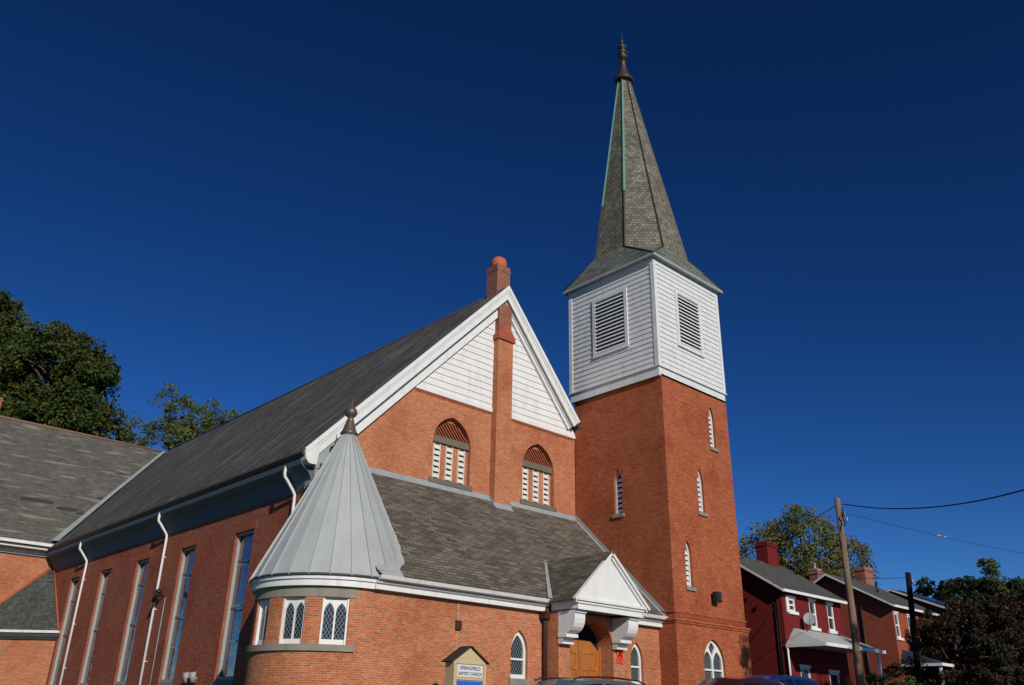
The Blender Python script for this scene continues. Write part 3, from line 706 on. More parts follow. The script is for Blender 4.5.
# --- porch with hood
PY = 20.1; hx = 22.57; jw = .97
PF = F((hx, PY, 0), (1, 0, 0))
m = MB(); m.panel(PF, [(-1.62, BOT), (1.62, BOT), (1.62, 3.35), (-1.62, 3.35)], [arch(2.16, 2.34, 3.14, 10, 0, -.25)], -.7, 0)
part(m, 'porch_wall', 'brick_front', 'projecting brick porch with pointed arch over the door')
m = MB(); f = F((hx, 20.68, 0), (1, 0, 0)); cc = .02
m.fbox(f, -1.075, 1.075, -.3, 3.2, -.25, -.12)
m.fbox(f, -1.04, 1.04, -.2, -.1, -.119, .0)
D = part(m, 'door_shade_backing', 'void')  # near-black sheet painted for the shade in the arch above the doors
for s_ in (-1, 1):
    m = MB(); a0, a1 = (.012, 1.0) if s_ > 0 else (-1.0, -.012)
    top = [(a0, -.1), (a1, -.1), (a1, 2.28 if s_ > 0 else 2.56), (a1 if s_ < 0 else .62, 2.56), (a0, 2.60)] if s_ > 0 else [(-1.0, -.1), (-.012, -.1), (-.012, 2.60), (-.62, 2.56), (-1.0, 2.28)]
    m.panel(f, top, [], -.1, -.04)
    x0, x1 = min(a0, a1)+.13, max(a0, a1)-.13; xm = (x0+x1)/2
    # rails and stiles stand proud of the panels
    for q in ((min(a0, a1), x0, -.1, 2.27), (x1, max(a0, a1), -.1, 2.27)): m.fbox(f, *q, -.039, -.012)
    for z0, z1 in ((-.1, .12), (.9, 1.03), (1.62, 1.74), (2.14, 2.27)): m.fbox(f, x0, x1, z0, z1, -.039, -.014)
    m.fbox(f, xm-.05, xm+.05, .12, .9, -.039, -.016); m.fbox(f, xm-.05, xm+.05, 1.03, 1.62, -.039, -.016)
    dr = part(m, 'door', 'wood')
    m = MB(); m.tube([f.p(.08*s_, 1.0, .02), f.p(.08*s_, 1.25, .02)], .014, 6); part(m, 'handle', 'black', parent=dr)
for a_ in (-1.075, 1.0):
    m = MB(); m.fbox(f, a_, a_+.075, -.1, 2.4, -.06, .02); part(m, 'door_frame', 'wood')
for x0 in (HX0+.02, HX1-.56):
    m = MB(); bw_ = .50 if x0 < 22 else .52
    pr = [(0, 3.32), (.80, 3.32), (.80, 3.24), (.73, 3.2), (.73, 3.05), (.70, 2.89), (.64, 2.76), (.55, 2.66), (.45, 2.595), (.34, 2.555), (.34, 2.42), (.20, 2.40), (.17, 2.32), (0, 2.28)]
    fb = F((x0, PY, 0), (0, -1, 0))            # profile in the y-z plane, thickness along +x
    m.panel(fb, [(a, 3.32+(b-3.32)*.91) for a, b in pr], [], -bw_, 0)
    for k in range(3):                          # fluting on the scroll
        xx = x0+.06+k*(bw_-.18)/2
        m.panel(F((xx, PY, .09*3.32), (0, -1, 0), (0, 0, .91)), [(.66, 3.2), (.75, 3.2), (.75, 3.05), (.72, 2.88), (.655, 2.74), (.56, 2.64), (.45, 2.575), (.36, 2.54), (.34, 2.60), (.5, 2.68), (.6, 2.78), (.65, 2.95)], [], -.07, 0)
    m.box(x0-.03, x0+bw_+.03, PY-.38, PY-.001, 2.51, 2.61); m.box(x0-.02, x0+bw_+.02, PY-.2, PY-.001, 2.31, 2.37)
    part(m, 'porch_bracket', 'white', 'large white fluted scroll bracket')
hy = 19.2; hpz = 5.33
m = MB(); f = F((hx, hy, 0), (1, 0, 0)); hw = (HX1-HX0)/2
m.panel(f, [(-hw, 3.36), (hw, 3.36), (hw, 3.66), (0, hpz-.02), (-hw, 3.66)], [], -.10, 0)
m.box(HX0, HX0+.06, hy+.1, 20.4, 3.36, 3.64); m.box(HX1-.06, HX1, hy+.1, 20.4, 3.36, 3.64)
m.fbox(f, -hw-.05, hw+.05, 3.52, 3.60, 0, .05); m.fbox(f, -hw-.10, hw+.10, 3.60, 3.68, 0, .11); m.fbox(f, -hw-.03, hw+.03, 3.33, 3.37, 0, .02)
for s_ in (-1, 1):
    d = Vector((s_*(hw+.28), 0, -(hpz+.03-3.64))); L_ = d.length; d.normalize(); nn = Vector((s_*(hpz-3.64), 0, hw+.28)).normalized()
    if s_ < 0: fr_ = F((hx, hy, hpz+.03), d, -nn) ; fr_ = F((hx, hy, hpz+.03), -d, nn); rng = (-L_, 0)
    else: fr_ = F((hx, hy, hpz+.03), d, nn); rng = (0, L_)
    m.fbox(fr_, *rng, -.09, .0, .003, .14); m.fbox(fr_, *rng, -.17, -.091, .002, .07)
hood = part(m, 'porch_hood', 'white', 'white triangular pediment over the entrance')
m = MB(); m.box(HX0+.07, HX1-.07, hy+.101, 20.74, 3.40, 3.44); part(m, 'soffit', 'flash', parent=hood)
m = MB(); yr = 20.38+(hpz-3.68)/NS+.1
sl_h = (hpz-3.66)/(hw+.16)
for s_ in (-1, 1):
    ez = 3.64; ex = hx+s_*(hw+.2)
    T = [Vector((hx, hy-.13, hpz+.05)), Vector((hx, yr+.05, hpz+.05)), Vector((ex, 20.36, ez)), Vector((ex, hy-.13, ez))]
    T = T if s_ < 0 else T[::-1]
    m.face(T); m.face([p-Z*.05 for p in T][::-1])
    for i in range(4): j = (i+1) % 4; m.face([T[i], T[i]-Z*.05, T[j]-Z*.05, T[j]])
part(m, 'hood_roof', 'roof_narthex', parent=hood)
for s_ in (-1, 1):
    m = MB(); a = Vector((hx+s_*(hw+.12), 20.33, 3.72)); b = Vector((hx+s_*.05, yr, hpz+.07)); g = Vector((s_*.11, 0, .02)); 
    m.face([a-g, a+g, b+g, b-g]); m.face([a-g*0+Vector((0, -.1, .0)), a+g+Vector((0, 0, 0)), b+g, b])
    part(m, 'valley_flashing', M['flash'], parent=hood)
m = MB(); m.tube([(20.86, 20.5, 3.45), (20.86, 20.56, 3.2), (20.86, 20.62, 3.0), (20.86, 20.62, -.4)], .075, 8)
m.box(20.70, 20.94, 20.45, 20.745, 3.1, 3.34)
part(m, 'downspout', 'brown_paint', 'dark brown downspout in the corner beside the porch')
# --- tower
T0 = F((TX0, TY0, 0), (1, 0, 0)); TWd = TX1-TX0; TDp = TY1-TY0
TL = F((TX0, TY1, 0), (0, -1, 0))         # left face: a from back (0) to front (TDp)
slR = [(1.10, 4.88, 6.10, 6.66), (2.28, 7.98, 9.2, 9.86), (3.48, 11.0, 12.25, 12.9)]
slL = [(TY1-22.55, 7.92, 9.2, 9.86)]
TB = 13.5; bigw = (2.28, 1.38, 1.42, 2.12, 3.03)
m = MB()
m.panel(T0, [(0, 3.62), (TWd, 3.62), (TWd, TB), (0, TB)], [arch(.42, s_, h_, 6, cx, b_) for cx, b_, s_, h_ in slR], -.4, 0)
m.panel(TL, [(0, BOT), (TDp-.4, BOT), (TDp-.4, TB), (0, TB)], [arch(.44, s_, h_, 6, cx, b_) for cx, b_, s_, h_ in slL], -.4, 0)
m.panel(T0.at(0, 0, .06), [(-.06, BOT), (TWd+.06, BOT), (TWd+.06, 3.62), (-.06, 3.62)], [arch(bigw[1], bigw[3], bigw[4], 10, bigw[0], bigw[2])], -.46, 0)
m.panel(TL.at(TDp-1.0, 0, .06), [(0, BOT), (.599, BOT), (.599, 3.62), (0, 3.62)], [], -.3, 0)
m.box(TX1-.4, TX1, TY0+.4, TY1, BOT, TB); m.box(TX0+.4, TX1-.4, TY1-.4, TY1, BOT, TB)
m.fbox(T0, -.0, TWd, TB-.001, TB, -.4, -.001)
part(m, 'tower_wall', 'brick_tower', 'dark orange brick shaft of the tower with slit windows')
m = MB()
for z0, z1, c in ((3.48, 3.56, .10), (3.56, 3.64, .14), (3.86, 3.93, .05)):
    m.fbox(T0, -c, TWd+c, z0, z1, .0, c+.0); m.fbox(TL, TDp-.78, TDp+.0, z0, z1, .0, c)
for i in range(38): m.fbox(T0, .02+i*.125, .02+i*.125+.06, 3.70, 3.86, 0, .035)
part(m, 'belt_course', M['brick_tower'])
def slit(f, w_, b_, s_, h_, nl):
    m = MB(); m.panel(f, arch(w_-.01, s_, h_-.005, 6, 0, b_+.005), [arch(w_-.16, s_, h_-.12, 6, 0, b_+.06)], -.2, -.1)
    for k in range(nl):
        z = b_+.1+k*(h_-b_-.42)/nl
        q = [f.p(-w_/2+.07, z, -.10), f.p(w_/2-.07, z, -.10), f.p(w_/2-.07, z+.15, -.19), f.p(-w_/2+.07, z+.15, -.19)]
        m.face(q); m.face([p-Z*.02 for p in q][::-1]); m.face([q[0]-Z*.02, q[1]-Z*.02, q[1], q[0]])
    o = part(m, 'louvred_slit', 'white_old')
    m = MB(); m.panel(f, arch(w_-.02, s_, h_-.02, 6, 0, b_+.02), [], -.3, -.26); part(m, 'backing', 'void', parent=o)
    m = MB(); m.fbox(f, -w_/2-.09, w_/2+.09, b_-.14, b_, -.2, .07); part(m, 'sill', 'stone', parent=o)
for cx, b_, s_, h_ in slR: slit(T0.at(cx, 0), .42, b_, s_, h_, 7)
for cx, b_, s_, h_ in slL: slit(TL.at(cx, 0), .44, b_, s_, h_, 7)
lancet(T0.at(bigw[0], 0, .06), bigw[1], bigw[2], bigw[3], bigw[4], two=True)
# belfry
bz0, bz1 = 13.30, 19.05; o_ = .05
TX0 -= .07; TX1 -= .07; TY0 += .06; TY1 += .06; bz0 = 13.40
BF = F((TX0, TY0, 0), (1, 0, 0)); BL = F((TX0, TY1, 0), (0, -1, 0))
BR = F((TX1, TY0, 0), (0, 1, 0)); BB = F((TX1, TY1, 0), (-1, 0, 0))
m = MB(); m.box(TX0, TX1, TY0, TY1, TB+.001, bz1)
lo = {0: (1.38, 3.30, 15.22, 17.98), 1: (1.42, 3.48, 15.2, 18.1)}
for f, W_, key in ((BF, TWd, 0), (BL, TDp, 1), (BR, TDp, 1), (BB, TWd, 0)):
    a0, a1, b0, b1 = lo[key]
    siding(m, f.at(0, 0, o_), [[(0, bz0+.42), (W_, bz0+.42), (W_, b0), (0, b0)], [(0, b0), (a0, b0), (a0, b1), (0, b1)],
            [(a1, b0), (W_, b0), (W_, b1), (a1, b1)], [(0, b1), (W_, b1), (W_, bz1), (0, bz1)]], .238, bz0+.42, .030)
    e_ = 0 if f in (BL, BR) else .10; e2 = 0 if e_ == 0 else .135
    m.fbox(f, -e_*.6, W_+e_*.6, bz0, bz0+.40, .002, .06); m.fbox(f, -e2, W_+e2, bz0+.401, bz0+.45, .002, .135)
    m.fbox(f, -e_, .10, bz0+.451, bz1, .002, .10); m.fbox(f, W_-.10, W_+e_, bz0+.451, bz1, .002, .10)
    m.fbox(f, .1, W_-.1, bz1-.28, bz1, .002, .095)
belfry = part(m, 'belfry', 'white_old', 'white clapboard belfry stage of the tower')
for f, W_, key in ((BF, TWd, 0), (BL, TDp, 1), (BR, TDp, 1), (BB, TWd, 0)):
    a0, a1, b0, b1 = lo[key]; m = MB()
    m.panel(f, [(a0, b0), (a1, b0), (a1, b1), (a0, b1)], [[(a0+.17, b0+.15), (a1-.17, b0+.15), (a1-.17, b1-.15), (a0+.17, b1-.15)]], .003, .13)
    m.fbox(f, a0-.03, a1+.03, b0-.04, b0+.02, .003, .15)
    n = 14
    for k in range(n):
        z = b0+.16+k*(b1-b0-.32)/n
        q = [f.p(a0+.17, z, .145), f.p(a1-.17, z, .145), f.p(a1-.17, z+.155, .03), f.p(a0+.17, z+.155, .03)]
        m.face(q); m.face([p-Z*.02 for p in q][::-1]); m.face([q[0]-Z*.02, q[1]-Z*.02, q[1], q[0]])
    part(m, 'louvre', 'white_old', parent=belfry)
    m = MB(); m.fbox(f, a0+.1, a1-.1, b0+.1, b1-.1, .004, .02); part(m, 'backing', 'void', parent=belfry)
# skirt roof and spire
c0 = Vector((29.52, 22.475, 0)); rv = Vector((.734, -.68, 0))
cb = c0-rv*.2; ct = c0-rv*.54
OR = 2.35; zb, zt = 20.42, 32.1
octb = [cb+Vector((OR*math.cos(R(22.5+45*k)), OR*math.sin(R(22.5+45*k)), zb)) for k in range(8)]
rt_ = .30
octt = [ct+Vector((rt_*math.cos(R(22.5+45*k)), rt_*math.sin(R(22.5+45*k)), zt)) for k in range(8)]
ov = .30; ez = 19.16
sq = [Vector((TX1+ov, TY1+ov, ez)), Vector((TX0-ov, TY1+ov, ez)), Vector((TX0-ov, TY0-ov, ez)), Vector((TX1+ov, TY0-ov, ez))]   # at 45,135,225,315 deg
m = MB()
# cardinal faces: between corners; octb index k at 22.5+45k
card = [((3, 0), (7, 0)), ((0, 1), (1, 2)), ((1, 2), (3, 4)), ((2, 3), (5, 6))]
for (ca, cb_), (oa, ob_) in card: m.face([sq[ca], sq[cb_], octb[ob_], octb[oa]])
for cidx, (oa, ob_) in ((0, (0, 1)), (1, (2, 3)), (2, (4, 5)), (3, (6, 7))): m.face([sq[cidx], octb[ob_], octb[oa]])
skirt = part(m, 'skirt_roof', 'roof_skirt', 'flared grey slate skirt roof at the foot of the spire', merge=False)
m = MB()
for k in range(4):
    a, b = sq[k], sq[(k+1) % 4]; m.face([a, b, b-Z*.13, a-Z*.13])
m.face([p-Z*.13 for p in sq])
part(m, 'eave', M['flash'], parent=skirt)
for cidx, ks in ((0, (0, 1)), (1, (2, 3)), (2, (4, 5)), (3, (6, 7))):
    for k in ks: m = MB(); m.tube([sq[cidx], octb[k]], .04, 6); part(m, 'hip_cap', 'copper_dark', parent=skirt)
m = MB()
for k in range(8):
    j = (k+1) % 8; m.face([octb[k]-Z*.02, octb[j]-Z*.02, octt[j], octt[k]])
spire = part(m, 'spire', 'scale', 'tall eight-sided spire clad in fish scale slates', merge=False)
for k in range(8):
    a, b = octb[k], octt[k]; t = {4: .30, 3: .27}.get(k, None)
    out = (a-cb); out.z = 0; out.normalize(); tg = Vector((-out.y, out.x, 0))
    def strip(p, q, wd):
        m = MB()
        pr = [p-tg*wd-out*.01, p+out*.06, p+tg*wd-out*.01]; qr = [q-tg*wd*.8-out*.01, q+out*.06, q+tg*wd*.8-out*.01]
        for i in range(2): m.face([pr[i], pr[i+1], qr[i+1], qr[i]])
        return m
    if t is None: part(strip(a, b, .055), 'hip_ridge', 'copper_dark', parent=spire)
    else:
        mid = a+(b-a)*t
        part(strip(a, mid, .055), 'hip_ridge', 'copper_dark', parent=spire)
        part(strip(mid, b,   .09 if k == 4 else .05), 'hip_ridge', 'verdigris', 'green verdigris copper strip on the spire hip', parent=spire)
m = MB(); cz = ct
m.lathe(cz, [(.36, zt-.1), (.52, zt-.06), (.54, zt+.06), (.42, zt+.14), (.30, zt+.45), (.20, zt+.85), (.14, zt+1.25), (.17, zt+1.3), (.15, zt+1.38), (.08, zt+1.42)], 16)
m.lathe(cz, [(.05, zt+1.4), (.06, zt+1.5), (.22, zt+1.58), (.28, zt+1.72), (.17, zt+1.84), (.09, zt+1.9), (.18, zt+1.98), (.23, zt+2.1), (.12, zt+2.22), (.07, zt+2.3), (.17, zt+2.38), (.20, zt+2.5), (.06, zt+2.62), (.02, zt+2.75), (.09, zt+2.85), (.02, zt+3.0), (.012, zt+3.7), (0, zt+3.71)], 12)
for k in range(4):
    a = math.pi/2*k+.4; dr = Vector((math.cos(a), math.sin(a), 0))
    m.tube([cz+Vector((0, 0, zt+1.55)), cz+dr*.25+Vector((0, 0, zt+1.7)), cz+dr*.30+Vector((0, 0, zt+1.95)), cz+dr*.16+Vector((0, 0, zt+2.05))], .035, 6)
    m.tube([cz+Vector((0, 0, zt+2.2)), cz+dr*.2+Vector((0, 0, zt+2.35)), cz+dr*.2+Vector((0, 0, zt+2.5))], .03, 6)
part(m, 'spire_finial', 'copper_dark')

# ------------------------------------------------------------------ fittings on the church
def flood(name, label, f, s=.3, cat='lamp', group=None):
    o = thing(name, label, cat, f.o, group)
    m = MB(); m.fbox(f, -s/2, s/2, -s*.55, s*.55, .10, .10+s*.55); m.build('housing', M['black'], o, bevel=.015)
    m = MB(); m.fbox(f, -s*.12, s*.12, -s*.1, s*.1, .0, .1); m.build('arm', M['black'], o)
    m = MB(); m.fbox(f, -s*.36, s*.36, -s*.38, s*.38, .10+s*.55, .115+s*.55); m.build('lens', M['glass'], o)
    return o
flood('floodlight', 'black box floodlight above the two-light window on the brick tower', F((29.72, TY0-.062, 4.64), (1, 0, 0)), .36)
o = thing('wall_lamp', 'black tilted lamp beside the middle downspout on the nave wall', 'lamp', (XL, 35.95, 4.35))
f = F((XL, 35.95, 4.42), (0, -1, 0))
m = MB(); m.tube([f.p(0, 0, 0), f.p(0, 0, .2), f.p(.02, .02, .3)], .035, 6); m.build('arm', M['black'], o)
m = MB(); m.tube([f.p(-.19, -.22, .3), f.p(.17, .12, .3)], .10, 10, .13); m.tube([f.p(.16, .11, .3), f.p(.24, .19, .3)], .13, 10, .08); m.build('housing', M['black'], o)
m = MB(); m.tube([f.p(.25, -.1, .02), f.p(.25, -4.6, .02)], .018, 6); m.build('conduit', M['grey_plastic'], o)
o = thing('twin_lamp', 'pair of small grey floodlights near the foot of the nave wall', 'lamp', (XL, 32, 1.2))
f = F((XL, 31.75, 1.22), (0, -1, 0))
for s_ in (-.27, .27):
    m = MB(); m.tube([f.p(s_, -.17, .18), f.p(s_, .17, .24)], .10, 10, .125); m.build('lamp_head', M['grey_plastic'], o)
m = MB(); m.fbox(f, -.12, .12, -.18, .0, 0, .1); m.fbox(f, -.4, .4, -.05, .0, .1, .16); m.build('mount', M['grey_plastic'], o)
m = MB(); f = F((17.23, YN, 2.62), (1, 0, 0)); m.fbox(f, -.1, .1, -.13, .13, 0, .09)
o = m.build('junction_box', M['brown_paint'], None, bevel=.01); tag(o, 'small brown junction box on the orange wall left of the lancet window', 'box')
m = MB(); m.fbox(f, -.012, .012, .13, .70, 0, .015); m.fbox(f, -.012, .0, -1.2, -.13, 0, .012); c_ = m.build('conduit', M['tan'], None); c_.parent = o
def text(s, f, a, b, size, depth, mat, parent, name='lettering', bold=0, sx=1.0):
    cu = bpy.data.curves.new('t', 'FONT'); cu.body = s; cu.size = size; cu.extrude = depth; cu.align_x = 'CENTER'; cu.align_y = 'CENTER'; cu.offset = bold
    to = bpy.data.objects.new('t', cu); col.objects.link(to)
    dg_ = bpy.context.evaluated_depsgraph_get(); me = bpy.data.meshes.new_from_object(to.evaluated_get(dg_)); bpy.data.objects.remove(to)
    for v in me.vertices: v.co = f.p(a+v.co.x*sx, b+v.co.y, depth+v.co.z)
    me.materials.clear(); me.materials.append(mat)
    o = bpy.data.objects.new(name, me); col.objects.link(o)
    if parent:
        o.parent = parent
        if parent.type == 'EMPTY': o.matrix_parent_inverse = Matrix.Translation(-parent.matrix_world.translation)
    return o
# small orange sign on the right porch pier
o = thing('entrance_sign', 'small orange red sign with a dark letter A on the right pier of the porch', 'sign', (23.99, PY, 2.1))
f = F((23.985, PY-.002, 2.13), (1, 0, 0))
m = MB(); m.fbox(f, -.165, .165, -.26, .26, 0, .03); m.build('board', M['orange'], o)
text('A', f.at(0, 0, .03), 0, .02, .34, .003, M['black'], o, bold=.006); m = MB(); m.fbox(f, -.025, .025, -.22, -.12, .03, .035); m.fbox(f, -.07, .07, -.135, -.12, .03, .035); m.build('mark', M['ink'], o)
# church notice board on posts
sbx, sby = 15.93, 18.6; g0 = gz(sbx, sby)
o = thing('notice_board', 'tan gabled church notice board on posts with white name panel and blue poster', 'sign', (sbx, sby, g0))
f = F((sbx, sby, 0), (1, 0, 0)); hw = .57
m = MB(); m.panel(f, [(-hw, g0+.7), (hw, g0+.7), (hw, 1.43), (0, 1.80), (-hw, 1.43)], [], -.34, 0); m.build('cabinet', M['tan'], o)
m = MB(); m.fbox(f, -hw-.0, -hw+.09, g0+.7, 1.40, .0, .03); m.fbox(f, hw-.09, hw, g0+.7, 1.40, .0, .03); m.fbox(f, -hw+.09, hw-.09, 1.38, 1.42, 0, .04)
m.fbox(f, -hw+.09, hw-.09, .98, 1.04, 0, .03); m.build('trim', M['tan'], o)
for s_ in (-1, 1):
    m = MB(); d = Vector((s_*(hw+.08), 0, -(.37*(hw+.08)/hw))); L_ = d.length; d.normalize()
    fr_ = F((sbx, sby, 1.83), d, Vector((s_*.37, 0, hw)).normalized()) if s_ > 0 else F((sbx, sby, 1.83), -d, Vector((-.37, 0, hw)).normalized())
    m.fbox(fr_, *((0, L_) if s_ > 0 else (-L_, 0)), 0, .03, -.40, .06); m.build('roof', M['tan_roof'], o)
    m = MB(); m.box(sbx+s_*(hw-.05)-.05, sbx+s_*(hw-.05)+.05, sby+.1, sby+.2, g0-.2, g0+.7); m.build('post', M['tan'], o)
m = MB(); m.fbox(f, -.44, .46, 1.055, 1.365, .002, .02); pn = m.build('name_panel', M['sign_white'], o)
text('SPRINGFIELD', f.at(0, 0, .021), .01, 1.275, .125, .002, M['ink'], o, bold=.002)
text('BAPTIST CHURCH', f.at(0, 0, .021), .01, 1.135, .115, .002, M['ink'], o, bold=.002, sx=.88)
m = MB(); m.fbox(f, -.44, .46, .35, .955, .002, .015); m.build('poster', M['blue'], o)

# ------------------------------------------------------------------ houses
def sash(f, w_, z0, z1, parent, trim='white', name='window'):
    m = MB(); t = .09; zm = (z0+z1)/2
    m.panel(f, [(-w_/2, z0), (w_/2, z0), (w_/2, z1), (-w_/2, z1)], [[(-w_/2+t, z0+t), (w_/2-t, z0+t), (w_/2-t, zm-.04), (-w_/2+t, zm-.04)], [(-w_/2+t, zm+.04), (w_/2-t, zm+.04), (w_/2-t, z1-t), (-w_/2+t, z1-t)]], -.12, -.02)
    fr = m.build(name, M[trim], parent)
    m = MB(); m.fbox(f, -w_/2+.05, w_/2-.05, z0+.05, z1-.05, -.10, -.085); m.build('pane', M['glass'], fr)
    m = MB(); m.fbox(f, -w_/2-.12, w_/2+.12, z0-.14, z0, -.1, .09); m.fbox(f, -w_/2-.06, w_/2+.06, z1, z1+.12, -.05, .03); m.build('sill', M[trim], fr)
def house(name, label, x0, x1, y0, yr_, ez_, rz_, wall, wins_, base, roofmat='roof_house'):
    h = thing(name, label, 'house', ((x0+x1)/2, y0, base))
    yb = 2*yr_-y0
    f = F((x0, y0, 0), (1, 0, 0))
    m = MB(); m.panel(f, [(0, base-1), (x1-x0, base-1), (x1-x0, ez_), (0, ez_)], [[(c-w_/2, a), (c+w_/2, a), (c+w_/2, b), (c-w_/2, b)] for c, w_, a, b in wins_], -.3, 0)
    def gab(x, u):
        fg = F((x, y0, 0), (0, u, 0)); P_ = [(0, base-1), ((yb-y0)*u*u, base-1)]
        pts = [(.3, base-1), (yb-y0, base-1), (yb-y0, ez_), (yr_-y0, rz_-.12), (.3, ez_+(rz_-.12-ez_)*.3/(yr_-y0)), ]
        if u < 0: pts = [(-a, b) for a, b in pts][::-1]
        m.panel(fg, pts, [], -.3, 0)
    gab(x0, -1); gab(x1, 1); m.box(x0, x1, yb-.3, yb, base-1, ez_)
    m.build('wall', M[wall], h)
    for c, w_, a, b in wins_: sash(f.at(c, 0), w_, a, b, h)
    s_ = (rz_-ez_)/(yr_-y0); ov_ = .32
    m = MB(); yslab(m, x0-ov_, x1+ov_, y0-ov_, ez_-s_*ov_+.12, yr_, rz_+.12, .1); yslab(m, x1+ov_, x0-ov_, yb+ov_, ez_-s_*ov_+.12, yr_, rz_+.118, .1)
    rf = m.build('roof', M[roofmat], h)
    m = MB(); m.box(x0-ov_, x1+ov_, y0-ov_-.06, y0-ov_, ez_-s_*ov_-.03, ez_-s_*ov_+.10)
    for xx in (x0-ov_-.03, x1+ov_-.0):
        fa = F((xx, y0-ov_, ez_-s_*ov_), (0, 1, 0)); L_ = yr_-y0+ov_
        m.sweep([(0, -.03), (0, .09), (.03, .09), (.03, -.03)], (xx, y0-ov_, ez_-s_*ov_), (xx, yr_, rz_), (1, 0, 0), (0, 0, 1))
        m.sweep([(0, -.03), (0, .09), (.03, .09), (.03, -.03)], (xx, yr_, rz_), (xx, yb+ov_, ez_-s_*ov_), (1, 0, 0), (0, 0, 1))
    m.build('fascia', M['white'], h)
    return h, rf
def chim(rf, x, y, z0, z1, w_, d_, mat='brick_red'):
    m = MB(); m.box(x-w_/2, x+w_/2, y-d_/2, y+d_/2, z0, z1); m.box(x-w_/2-.05, x+w_/2+.05, y-d_/2-.05, y+d_/2+.05, z1-.25, z1-.12)
    return m.build('chimney', M[mat], rf)
def porch(h, x0, x1, y0, yw, ez_, tz, base, roofm, posts, hip=1.3):
    m = MB(); T = [Vector((x0, y0, ez_)), Vector((x1, y0, ez_)), Vector((x1-hip*.3, yw, tz)), Vector((x0+hip, yw, tz))]
    m.face(T); m.face([Vector((x0, yw, ez_)), T[0], T[3]]); m.face([T[1], Vector((x1, yw, ez_)), T[2]])
    m.face([Vector((x0, yw, ez_-.02)), Vector((x1, yw, ez_-.02)), T[1]-Z*.02, T[0]-Z*.02])
    m.build('porch_roof', M[roofm], h)
    m = MB(); m.box(x0-.02, x1+.02, y0-.06, y0-.001, ez_-.12, ez_+.03); m.box(x0-.03, x0-.001, y0, yw, ez_-.12, ez_+.02)
    m.build('porch_fascia', M['white'], h)
    for px in posts:
        m = MB(); m.box(px-.06, px+.06, y0+.1, y0+.22, base, ez_-.02); m.build('porch_post', M['white'], h)
    m = MB(); m.box(x0, x1, y0, yw, base-.5, base+.25); m.build('porch_floor', M['concrete'], h)
    m = MB(); x = x0+.2
    m.box(x0+.1, x1-.1, y0+.12, y0+.18, base+1.12, base+1.2)
    while x < x1-.15: m.box(x, x+.05, y0+.13, y0+.17, base+.25, base+1.12); x += .22
    m.build('porch_railing', M['brick_red' if roofm == 'porch_tin' else 'black'], h)
M['porch_tin'] = plain('pale_painted_porch_tin', (.45, .47, .47), .5, .3, var=.3)
M['porch_dark'] = plain('dark_blue_awning', (.035, .045, .08), .7, .2)
g1 = gz(41, 22)
h1, rf1 = house('row_house', 'dark red painted brick house next to the church tower with dish and pale porch roof', 38.45, 44.35, 22, 25.2, 6.15, 8.15, 'brick_red',
                [(.92, .62, 5.12, 5.74), (2.92, .66, 4.52, 5.82), (4.72, .66, 4.52, 5.82), (1.5, .9, 1.0, 2.6), (4.3, 1.0, g1+.3, 2.5)], g1)
chim(rf1, 43.0, 25.2, 7.0, 9.35, 1.05, .7)
m = MB(); m.fbox(F((38.45, 22, 0), (1, 0, 0)), .35, .60, 5.05, 5.82, 0, .05); m.build('shutter', M['white'], h1)
porch(h1, 38.4, 44.3, 20.0, 21.998, 3.53, 4.35, g1, 'porch_tin', (43.9,), hip=.9)
m = MB(); m.tube([(38.42, 21.93, 3.5), (38.42, 21.93, g1)], .05, 6); m.build('downspout', M['white'], h1)
for dx_ in (0, .12):
    m = MB(); m.tube([(38.41, 22.25+dx_, 5.6-dx_), (38.41, 22.25+dx_, g1+1.2)], .022, 6); m.build('conduit', M['wire'], h1)
m = MB(); m.box(38.25, 38.449, 22.15, 22.5, g1+1.0, g1+1.5); m.build('meter_box', M['grey_plastic'], h1)
m = MB(); m.tube([(38.43, 24.6, 3.2), (38.43, 23.3, 4.3), (38.43, 22.25, 5.5)], .018, 6); m.build('cable', M['wire'], h1)
for x in (39.4, 40.9, 42.1):
    m = MB(); m.box(x, x+.34, 20.05, 20.1, g1+.45, g1+1.1+.5*(x == 40.9)); m.build('porch_panel', M['white'], h1)
m = MB(); m.tube([(44.1, 24.2, 7.6), (44.1, 24.2, 8.3)], .06, 6); m.build('vent_pipe', M['black'], rf1)
g2 = gz(53, 22)
h2, rf2 = house('row_house', 'orange brick house with two chimneys behind the dark pole', 50.5, 56.0, 22, 25.6, 6.55, 8.5, 'brick_house',
                [(.45, .55, 4.75, 6.1), (2.2, .55, 4.75, 6.1), (4.05, .55, 4.85, 6.2), (2.2, .9, .8, 2.6)], g2)
chim(rf2, 55.6, 25.7, 7.4, 9.6, 1.15, .7, 'brick_chimney'); c2_ = chim(rf2, 50.9, 26.6, 7.2, 8.95, .55, .55, 'brick_chimney')
m = MB(); m.box(50.6, 51.2, 26.3, 26.9, 8.95, 9.03); m.lathe((50.9, 26.6, 0), [(.10, 9.03), (.09, 9.35), (.12, 9.37), (0, 9.45)], 10); m.build('chimney_pot', M['grey_plastic'], c2_)
m = MB(); m.tube([(52.6, 23.6, 7.4), (52.6, 23.6, 8.2)], .06, 6); m.build('vent_pipe', M['black'], rf2)
porch(h2, 50.6, 55.8, 19.8, 21.998, 3.3, 4.1, g2, 'porch_dark', (50.8, 53.2, 55.6), hip=.4)
m = MB(); m.tube([(50.45, 23.8, 6.6), (50.45, 23.8, g2)], .05, 6); m.build('downspout', M['black'], h2)
g3 = gz(66, 22)
